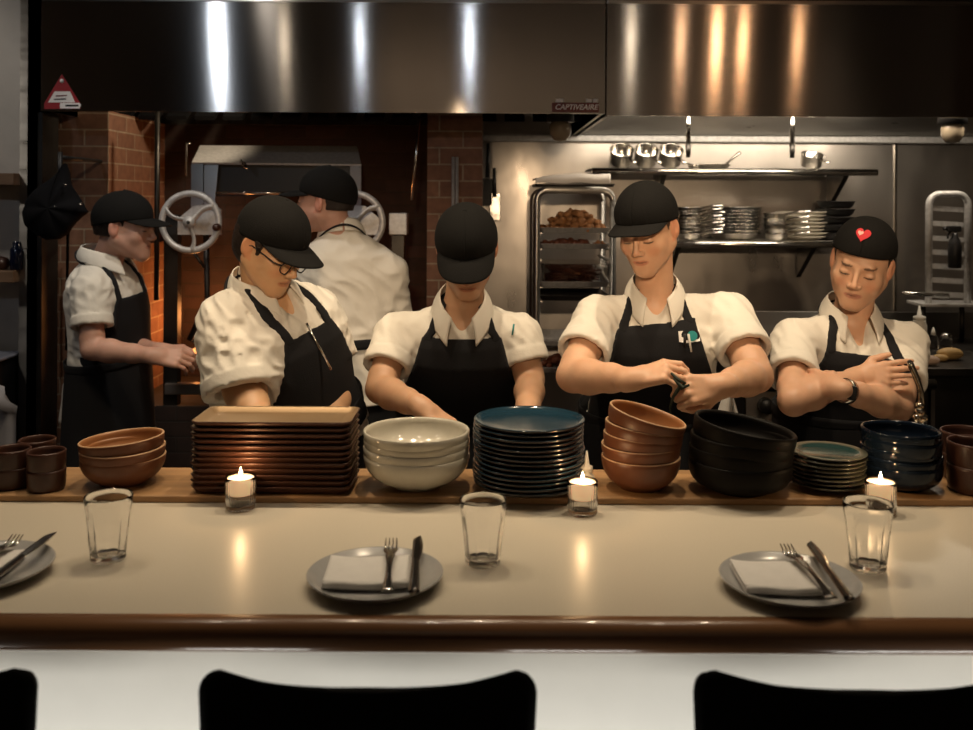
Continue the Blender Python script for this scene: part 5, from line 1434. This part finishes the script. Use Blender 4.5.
    CR = (.0845, .1050, .101); CC = (0, -.008, .028 + cu)
    def rim_u(a):        # a: 0 front
        base = (.016 + cu + cp * .095 * math.cos(a)) if not back else (.034 + cu + .016 * math.cos(a))
        return base
    def crown(u, v):
        a = 2 * math.pi * u
        ur = rim_u(a); 
        z0 = max(-.99, min(.99, (ur - CC[2]) / CR[2])); ph0 = math.asin(z0); ph = ph0 + (math.pi / 2 - ph0) * v
        seam = 1 - .010 * math.exp(-((a * 3 / math.pi) % 1.0 - .5) ** 2 / .0006 * 1) if False else 1 - .008 * max(0, 1 - abs(((a / (math.pi / 3)) % 1.0) - .5) * 40)
        fullness = 1 + .035 * math.sin(v * math.pi) * (1 + .5 * math.cos(a) * (-1 if back else 1)) + .004 * math.sin(a * 5 + v * 9)
        k = seam * fullness
        return Vector(H2W(CC[0] + CR[0] * math.cos(ph) * math.sin(a) * k, CC[1] + CR[1] * math.cos(ph) * math.cos(a) * k, CC[2] + CR[2] * math.sin(ph) * (1 + .02 * math.cos(a))))
    capo = MB().grid(crown, 120, 26, thick=.0025).build('cap', M['cap'], root)
    def sub(mb, name, m, par):
        off = Vector(root.location)
        me = mk_mesh(name, [Vector(v) - off for v in mb.V], mb.F, m, True, mb.M); o = bpy.data.objects.new(name, me); COL.objects.link(o); o.parent = par; return o
    mb = MB(); top = Vector(H2W(0, CC[1], CC[2] + CR[2] * 1.0)); up_ = Vector(Hu)
    T = Matrix.Translation(top) @ up_.to_track_quat('Z', 'Y').to_matrix().to_4x4()
    mb.lathe([(0, -.002), (.0075, -.001), (.0065, .0035), (.003, .005), (0, .005)], 16, T=T); sub(mb, 'cap_button', M['cap'], capo)
    bl = g('brim', .072); bd2 = g('brim_drop', .22)
    def brim(u, v):
        a0 = (2 * u - 1) * R(66); sg = -1 if back else 1
        ur = rim_u(a0 if not back else math.pi - a0); z0 = (ur - CC[2]) / CR[2]; c = math.sqrt(max(0, 1 - z0 * z0))
        si, fi = CR[0] * c * math.sin(a0), CR[1] * c * math.cos(a0)
        so, fo = .079 * math.sin((2 * u - 1) * math.pi / 2), CR[1] * c * math.cos(R(66)) + (CR[1] * c * (1 - math.cos(R(66))) + bl) * math.cos((2 * u - 1) * math.pi / 2) ** .62
        s_ = si + (so - si) * v; f_ = fi + (fo - fi) * v
        du = -bd2 * (f_ - .055) - 2.6 * s_ * s_ + .0 + (.5 * s_ * s_ if not back else 0)
        uu = ur + (v * (du)) if v > 0 else ur
        uu = rim_u(0 if not back else math.pi) * v + ur * (1 - v) - v * bd2 * (f_ - .07) - 3.4 * s_ * s_ * v
        return Vector(H2W(s_, (f_ + CC[1]) * sg, uu + .002))
    sub(MB().grid(brim, 40, 14, thick=.0035), 'cap_brim', M['cap'], capo)
    # ---- hair under the cap
    hl = g('hair_low', -.045); hf = g('hair_front', .022)
    HXf = [axis_coords(H[i] - .16 * hs, H[i] + .16 * hs, .0042, []) for i in range(3)]
    HX = Field(*HXf)
    ht = g('hair_t', .006)
    HX.ell(H2W(0, -.012, .026), [q * hs for q in (.0755 + ht, .0965 + ht, .086 + ht * .3)], HF, .01)
    HX.ell(H2W(0, -.035, -.022), [q * hs for q in (.064 + ht, .062 + ht, .060 + ht)], HF, .02)
    if g('hair_side'):
        for s_ in (1, -1): HX.cone(H2W(s_ * .072, .018, .02), H2W(s_ * (.070), .012 - .005, g('side_low', hl) - .01), .012, .008, .012)
    if g('bun'):
        HX.ell(H2W(0, -.115, -.035), [.032, .030, .034], HF, .012)
    Xh, Yh, Zh = HXf[0][:, None, None] - H[0], HXf[1][None, :, None] - H[1], HXf[2][None, None, :] - H[2]
    s_ = (Xh * Hs[0] + Yh * Hs[1] + Zh * Hs[2]) / hs; f_ = (Xh * Hf[0] + Yh * Hf[1] + Zh * Hf[2]) / hs; u_h = (Xh * Hu[0] + Yh * Hu[1] + Zh * Hu[2]) / hs
    earm = np.sqrt(((f_ + .004) / .024) ** 2 + ((u_h + .006) / .034) ** 2) - 1
    cut = np.maximum(np.maximum(f_ - (hf + .25 * np.maximum(0, u_h)), hl - u_h - .35 * np.maximum(0, .0 - f_ - .02) * 0), u_h - .052)
    if not g('hair_ears'): cut = np.maximum(cut, -earm * .02)
    HX.d = np.maximum(HX.d, cut * hs).astype(np.float32) + fold_noise((Xh, Yh, Zh), .0012, 160., 1.3).astype(np.float32)
    V, Q = HX.mesh()
    if len(Q): np_obj('hair', V, Q, M[g('haircol', 'hair')], root, None, 1)
    return root, dict(H2W=H2W, T2W=T2W, HF=HF, TF=TF, CC=CC, CR=CR, L=L, N=N, capo=capo, hs=hs)
def add_part(root, mb, name, m): return mb.build(name, m, root)
# ================================================================ the six cooks
v3 = lambda p: np.array(p, float)
SK = (.56, .33, .215)
# -- the cook in the middle of the front row, bent over, face hidden by the brim
pN = at(463, 311, 2.72)
r3, k3 = person(dict(label='cook bent over behind the pale bowls, face hidden under the black cap brim',
    pelvis=(pN.x, 2.86, .93), neck=pN, face=(0, -1, 0), head=at(467, 249, 2.635), hframe=head_frame(0, 38, -2), skin=(.60, .35, .21), seed=2.0, cut=1,
    arms=[dict(sh=at(397, 335, 2.72), el=at(381, 389, 2.60), wr=at(424, 408, 2.43), hand=dict(d=(.75, -.35, -.45), n=(.2, -.3, .93), side=-1, curl=(25, 30, 20), thumb=(.4, .4))),
          dict(sh=at(519, 335, 2.72), el=at(531, 380, 2.68), wr=at(528, 425, 2.46), hand=dict(d=(-.15, -.5, -.8), n=(.1, -.8, .5), side=1, curl=25, thumb=(.5, .5)))],
    fem=0, build=(.97, .92), arm=.95, bib_top=.90, bib_w=(.112, .170), strap_in=.085, hair_t=.003, vdepth=.06, cap_tilt=.30, haircol='hair', brim=.068, brim_drop=.26))
# -- tall cook right of the middle, twisting something between both hands
pN = at(655, 298, 2.66)
r4, k4 = person(dict(label='cook looking down and twisting something between both hands, card and pen on apron',
    pelvis=(pN.x + .01, 2.74, .93), neck=pN, face=(-.10, -1, 0), head=at(648, 228, 2.59), hscale=.955, jaw=.06, hframe=head_frame(-31, 23, -3), skin=(.68, .40, .25), seed=4.0, cut=1, fem=.6,
    arms=[dict(sh=at(599, 319, 2.64), el=at(574, 376, 2.48), wr=at(634, 379, 2.31), hand=dict(d=(.85, -.25, .30), n=(-.10, -.50, .86), side=-1, curl=((30, 42, 25), (38, 46, 30), (45, 50, 30), (52, 50, 30)), thumb=(.9, .7), spread=.2)),
          dict(sh=at(729, 316, 2.64), el=at(757, 376, 2.47), wr=at(721, 386, 2.30), hand=dict(d=(-.93, -.28, -.06), n=(.25, -.85, .45), side=-1, curl=((62, 80, 45), (70, 82, 50), (75, 84, 50), (78, 84, 50)), thumb=(.4, .7), spread=.1))],
    build=(1.0, 1.0), arm=1.04, bib_top=.90, bib_w=(.105, .170), bib_slope=-.10, strap_in=.082, hair_t=.005, bun=0, haircol='hair_brown', hair_low=-.075, cap_tilt=.29, brim_drop=.02, brim=.068, cap_up=.006, browcol=(.10, .055, .03), vdepth=.06))
# -- cook with glasses, turned towards the trays
pN = at(262, 292, 2.52)
r2, k2 = person(dict(label='cook with dark rimmed glasses turned sideways behind the bronze trays',
    pelvis=(pN.x + .06, 2.64, .93), neck=pN, face=(.80, -.60, 0), head=at(271, 244, 2.45), hframe=head_frame(60, 31, 0), hscale=.965, skin=(.68, .40, .22), seed=6.0, cut=1, fem=.7,
    arms=[dict(sh=at(229, 322, 2.45), el=at(243, 392, 2.38), wr=at(270, 440, 2.24), loose=.030, sleeve=.98, hand=dict(d=(.5, -.2, -.8), n=(-.3, -.8, .1), side=1, curl=20)),
          dict(sh=at(316, 318, 2.66), el=at(335, 385, 2.62), wr=at(330, 440, 2.45), loose=.02, hand=dict(d=(-.2, -.4, -.8), n=(.3, -.8, .1), side=-1, curl=20))],
    build=(1.12, 1.22), arm=1.10, belly=.015, loose=.020, fold=.0068, foldsc=55., bib_top=.80, bib_w=(.085, .15), strap_in=.075, hair_t=.010, haircol='hair', hair_low=-.080, hair_side=1, side_low=.010, hair_front=.032, jaw=.06, cap_tilt=.26, brim_drop=.08, browcol=(.03, .02, .015), vdepth=.09))
# -- cook at the far right, arms crossed
pN = at(850, 318, 2.76)
r5, k5 = person(dict(label='cook standing with crossed arms, black cap with a red heart, wristwatch',
    pelvis=(pN.x, 2.80, .93), neck=pN, face=(-.05, -1, 0), head=at(862, 263, 2.69), hframe=head_frame(-30, 17, 12), skin=(.66, .39, .25), seed=8.0, cut=1, fem=.35,
    arms=[dict(sh=at(795, 341, 2.69), el=at(794, 401, 2.46), wr=at(860, 377, 2.545), hand=dict(sc=.84, d=(.90, -.36, .20), n=(.25, -.90, .35), side=-1, curl=((14, 18, 10), (16, 18, 12), (18, 20, 12), (22, 22, 14)), thumb=(.1, .1), spread=.35)),
          dict(sh=at(906, 343, 2.76), el=at(899, 407, 2.55), wr=at(837, 388, 2.43), hand=dict(sc=.88, d=(-.55, .83, .08), n=(-.3, -.85, .35), side=1, curl=18, thumb=(.6, .4)))],
    build=(.98, .95), arm=.93, hscale=1.0, jaw=.05, bib_top=.78, bib_w=(.105, .17), bib_slope=.10, strap_in=.080, cap_back=1, cap_up=.004, hair_t=.003, haircol='hair_brown', hair_low=-.03, lips=(.42, .17, .12), tattoo=[(at(787, 369, 2.62), .035)], browcol=(.05, .03, .02), vdepth=.09, collar_a=30))
# -- smiling cook in profile by the brick pier
pN = at(103, 262, 3.56)
r1, k1 = person(dict(label='smiling cook in profile facing the grill before the brick pier, towel at the waist',
    pelvis=(at(112, 300, 3.6).x, 3.60, .92), neck=pN, face=(.97, -.22, 0), head=at(124, 227, 3.545), hscale=1.05, hframe=head_frame(90, 5, 0), skin=(.62, .36, .27), seed=3.0, cut=1, smile=1,
    arms=[dict(sh=at(92, 291, 3.42), el=at(93, 349, 3.36), wr=at(156, 356, 3.30), hand=dict(d=(.95, .1, -.1), n=(.1, -.75, .65), side=-1, curl=((30, 40, 25),) * 4, thumb=(.6, .5))),
          dict(sh=at(112, 287, 3.72), el=at(113, 345, 3.74), wr=at(162, 350, 3.50), hand=dict(d=(.9, -.2, .05), n=(.2, -.3, .9), side=1, curl=((30, 40, 25),) * 4, thumb=(.6, .5)))],
    build=(.96, .84), arm=.95, bib_top=.72, bib_w=(.10, .165), hair_t=.003, haircol='hair', hair_low=-.035, beard=.12, browcol=(.06, .03, .02), skirt_top=.20, skirt_a=125, cap_tilt=.24, brim_drop=.18, loose=.017, hem=.0))
# -- cook seen from behind at the grill
pN = at(342, 238, 3.44)
r6, k6 = person(dict(label='cook seen from behind facing the grill, head turned aside, black cap',
    pelvis=(at(352, 300, 3.42).x, 3.38, .93), neck=pN, face=(-.25, 1, 0), head=at(326, 202, 3.40), hframe=head_frame(-103, -2, 0), skin=(.58, .33, .25), seed=5.0, cut=1,
    arms=[dict(sh=at(388, 272, 3.42), el=at(391, 338, 3.46), wr=at(372, 345, 3.68), sleeve=.72, hand=dict(d=(-.4, .9, 0), n=(0, .2, 1), side=-1, curl=30)),
          dict(sh=at(299, 272, 3.50), el=at(286, 335, 3.56), wr=at(310, 350, 3.76), sleeve=.72, hand=dict(d=(.3, .9, 0), n=(0, .2, 1), side=1, curl=30))],
    build=(1.0, .98), arm=1.0, loose=.024, fold=.0045, foldsc=34., bib_top=.70, hair_t=.002, brim=.08, hair_low=-.028, haircol='hair', beard=.4, opening=1, vdepth=.07, skirt_top=.30, skirt_a=105, hem=-.12, cap_tilt=.24, brim_drop=.15, hair_front=.015))

# ---- card, pen, things on the aprons
def sdf_front(k, s_, u, f0=.30):
    return Vector(k['T2W'](s_, f0, u))
# red heart embroidered on the cap of the cook with crossed arms
def heart(scale, dx, dz, m, name, off):
    H2W, CC, CR = k5['H2W'], k5['CC'], k5['CR']; V = []; n = 40; rings = 6
    def onto(x, y):
        a = x / .060 - .10; ph = .80 + y / .10
        kk = 1.035 + off
        return Vector(H2W(-CR[0] * math.cos(ph) * math.sin(a) * kk, CC[1] + CR[1] * math.cos(ph) * math.cos(a) * kk, CC[2] + CR[2] * math.sin(ph) * kk))
    V = [onto(dx, dz)]; F = []
    for j in range(1, rings + 1):
        for i in range(n):
            t = 2 * math.pi * i / n
            x = 16 * math.sin(t) ** 3 / 16; y = (13 * math.cos(t) - 5 * math.cos(2 * t) - 2 * math.cos(3 * t) - math.cos(4 * t)) / 16 + .12
            V.append(onto(dx + x * scale * j / rings, dz + y * scale * j / rings))
    for i in range(n): F.append((0, 1 + i, 1 + (i + 1) % n))
    for j in range(rings - 1):
        for i in range(n): F.append((1 + j * n + i, 1 + (j + 1) * n + i, 1 + (j + 1) * n + (i + 1) % n, 1 + j * n + (i + 1) % n))
    off_ = Vector(r5.location); me = mk_mesh(name, [v - off_ for v in V], F, m); o = bpy.data.objects.new(name, me); COL.objects.link(o); o.parent = k5['capo']
heart(.021, 0, 0, M['heart'], 'heart_emblem', .028)
heart(.008, -.007, .003, M['heartpink'], 'emblem_highlight', .036)
# watch
w0 = v3(at(837, 388, 2.43)); e0 = v3(at(899, 407, 2.55)); d = (e0 - w0) / np.linalg.norm(e0 - w0); c = Vector(w0 + d * .040); dv = Vector(d)
T = Matrix.Translation(c) @ dv.to_track_quat('Z', 'Y').to_matrix().to_4x4()
mb = MB(); n = 40; mb.lathe([(.0295, -.009), (.0325, -.009), (.0325, .009), (.0295, .009), (.0295, -.009)], n, T=T)
wb = mb.build('watch_strap', M['polished'], r5)
cf = c + Vector((-.004, -.040, .004)) 
mb = MB(); T = Matrix.Translation(cf) @ Matrix.Rotation(R(16), 4, 'Y') @ Matrix.Rotation(R(-15), 4, 'X'); mb.box((0, 0, 0), (.028, .014, .036), T=T, bev=.003); mb.build('watch_case', M['black'], r5)
# glasses
H2W = k2['H2W']; mb = MB()
for sg in (1, -1):
    pts = [Vector(H2W(sg * .032 + .021 * math.cos(t), .106 - .006 * abs(math.cos(t)), -.006 + .019 * math.sin(t))) for t in [i * 2 * math.pi / 28 for i in range(29)]]
    mb.tube(pts, .0016, 8, caps=False)
    mb.tube([Vector(H2W(sg * .053, .102, .0)), Vector(H2W(sg * .070, .085, .002)), Vector(H2W(sg * .080, .01, .004)), Vector(H2W(sg * .080, -.012, -.008))], .0017, 8)
mb.tube([Vector(H2W(-.011, .108, -.003)), Vector(H2W(0, .111, .0)), Vector(H2W(.011, .108, -.003))], .0016, 8)
mb.build('glasses', M['black'], r2)
# twist of dark food in the fingers
q = at(681, 383, 2.255)
mb = MB(); pts = [at(672, 373, 2.26), at(679, 380, 2.25), at(686, 383, 2.25), at(680, 388, 2.25), at(674, 397, 2.26), at(671, 408, 2.27), at(672, 418, 2.27)]
mb.tube(pts, [.003, .005, .004, .005, .0035, .0025, .0015], 8)
mb.tube([at(675, 378, 2.255), at(683, 388, 2.245), at(690, 385, 2.25)], [.004, .006, .003], 8)
M['darkleaf'] = mat('dark_leaf', (.02, .028, .016), .6)
o = mb.build('dark_strip', M['darkleaf']); tag(o, 'dark strip of food held between the fingers of the cook with the card', 'food')
# card with teal print and a pen in the bib pocket of the cook with busy hands
def ray_to(root_k, px, py, D): return at(px, py, D)
def surf_D(px, py, names, root):
    """distance of the front of a garment along the survey line, so that small things lie on it"""
    dg = bpy.context.evaluated_depsgraph_get(); best = None
    o0 = Vector((0, 0, CAM_Z)); d = (at(px, py, 2.0) - o0).normalized()
    for o in root.children:
        if o.name.split('.')[0] in names:
            off = root.location
            hit, loc, nrm, idx = o.ray_cast(o0 - off, d)
            if hit:
                y = (loc + off).y
                if best is None or y < best[0]: best = (y, nrm)
    return best
def on_garment(pts, mat_, name, root, names=('apron_bib', 'shirt'), lift=.0025, th=.002):
    P = []
    for (px, py) in pts:
        b_ = surf_D(px, py, names, root); P.append(at(px, py, (b_[0] if b_ else 2.5) - lift))
    n = len(P); mb = MB(); V = P + [p + Vector((0, th, 0)) for p in P]
    mb.add(V, [tuple(range(n)), tuple(range(n, 2 * n))[::-1]] + [(i, n + i, n + (i + 1) % n, (i + 1) % n) for i in range(n)], 0, False)
    return mb.build(name, mat_, root)
bpy.context.view_layer.update()
on_garment([(679, 331.5), (700, 329), (701, 341), (688, 343), (680, 342)], M['whitevinyl'], 'pocket_card', r4, lift=.004)
cc = (693, 336); on_garment([(cc[0] + 5.2 * math.cos(t), cc[1] + 5.2 * math.sin(t)) for t in [i * math.pi / 8 for i in range(16)]], M['teal'], 'card_print', r4, lift=.0065)
b_ = surf_D(690, 342, ('apron_bib',), r4); Dp = (b_[0] if b_ else 2.5) - .008
MB().tube([at(689, 334, Dp), at(692, 352, Dp)], [.0035, .0028], 10).build('pen', M['whiteplastic'], r4)
MB().tube([at(685.5, 334, Dp), at(685.5, 347, Dp)], [.004, .004], 10).build('marker', M['black'], r4)
Dp = (surf_D(514, 333, ('shirt',), r3) or (2.6,))[0] - .004
MB().tube([at(514.5, 324, Dp), at(513, 335, Dp)], .0026, 8).build('teal_pen', M['teal'], r3)
# towels at the waist
def towel(root, x, y0, y1, w, D, label=None):
    def fn(u, v):
        px = x + (u - .5) * w * (.45 + .75 * v ** .7); py = y0 + (y1 - y0) * v
        p = at(px, py, D); p.y += .012 * math.sin(u * 9 + v * 2) * (.4 + v); return p
    MB().grid(fn, 24, 16, thick=.006).build('towel', M['towelcloth'], root)
M['towelcloth'] = mat('towel_cloth', (.62, .60, .56), .95, noise=.15, nscale=20, bump=.5, bscale=40)
towel(r1, 67, 383, 422, 13, 3.50)
towel(r4, 729, 396, 424, 20, 2.52)
b_ = surf_D(314, 340, ('apron_bib',), r2)
if b_:
    Dp = b_[0] - .006; MB().tube([at(307, 323, Dp), at(332, 370, Dp + .02)], .0032, 8).build('thermometer', M['polished'], r2)
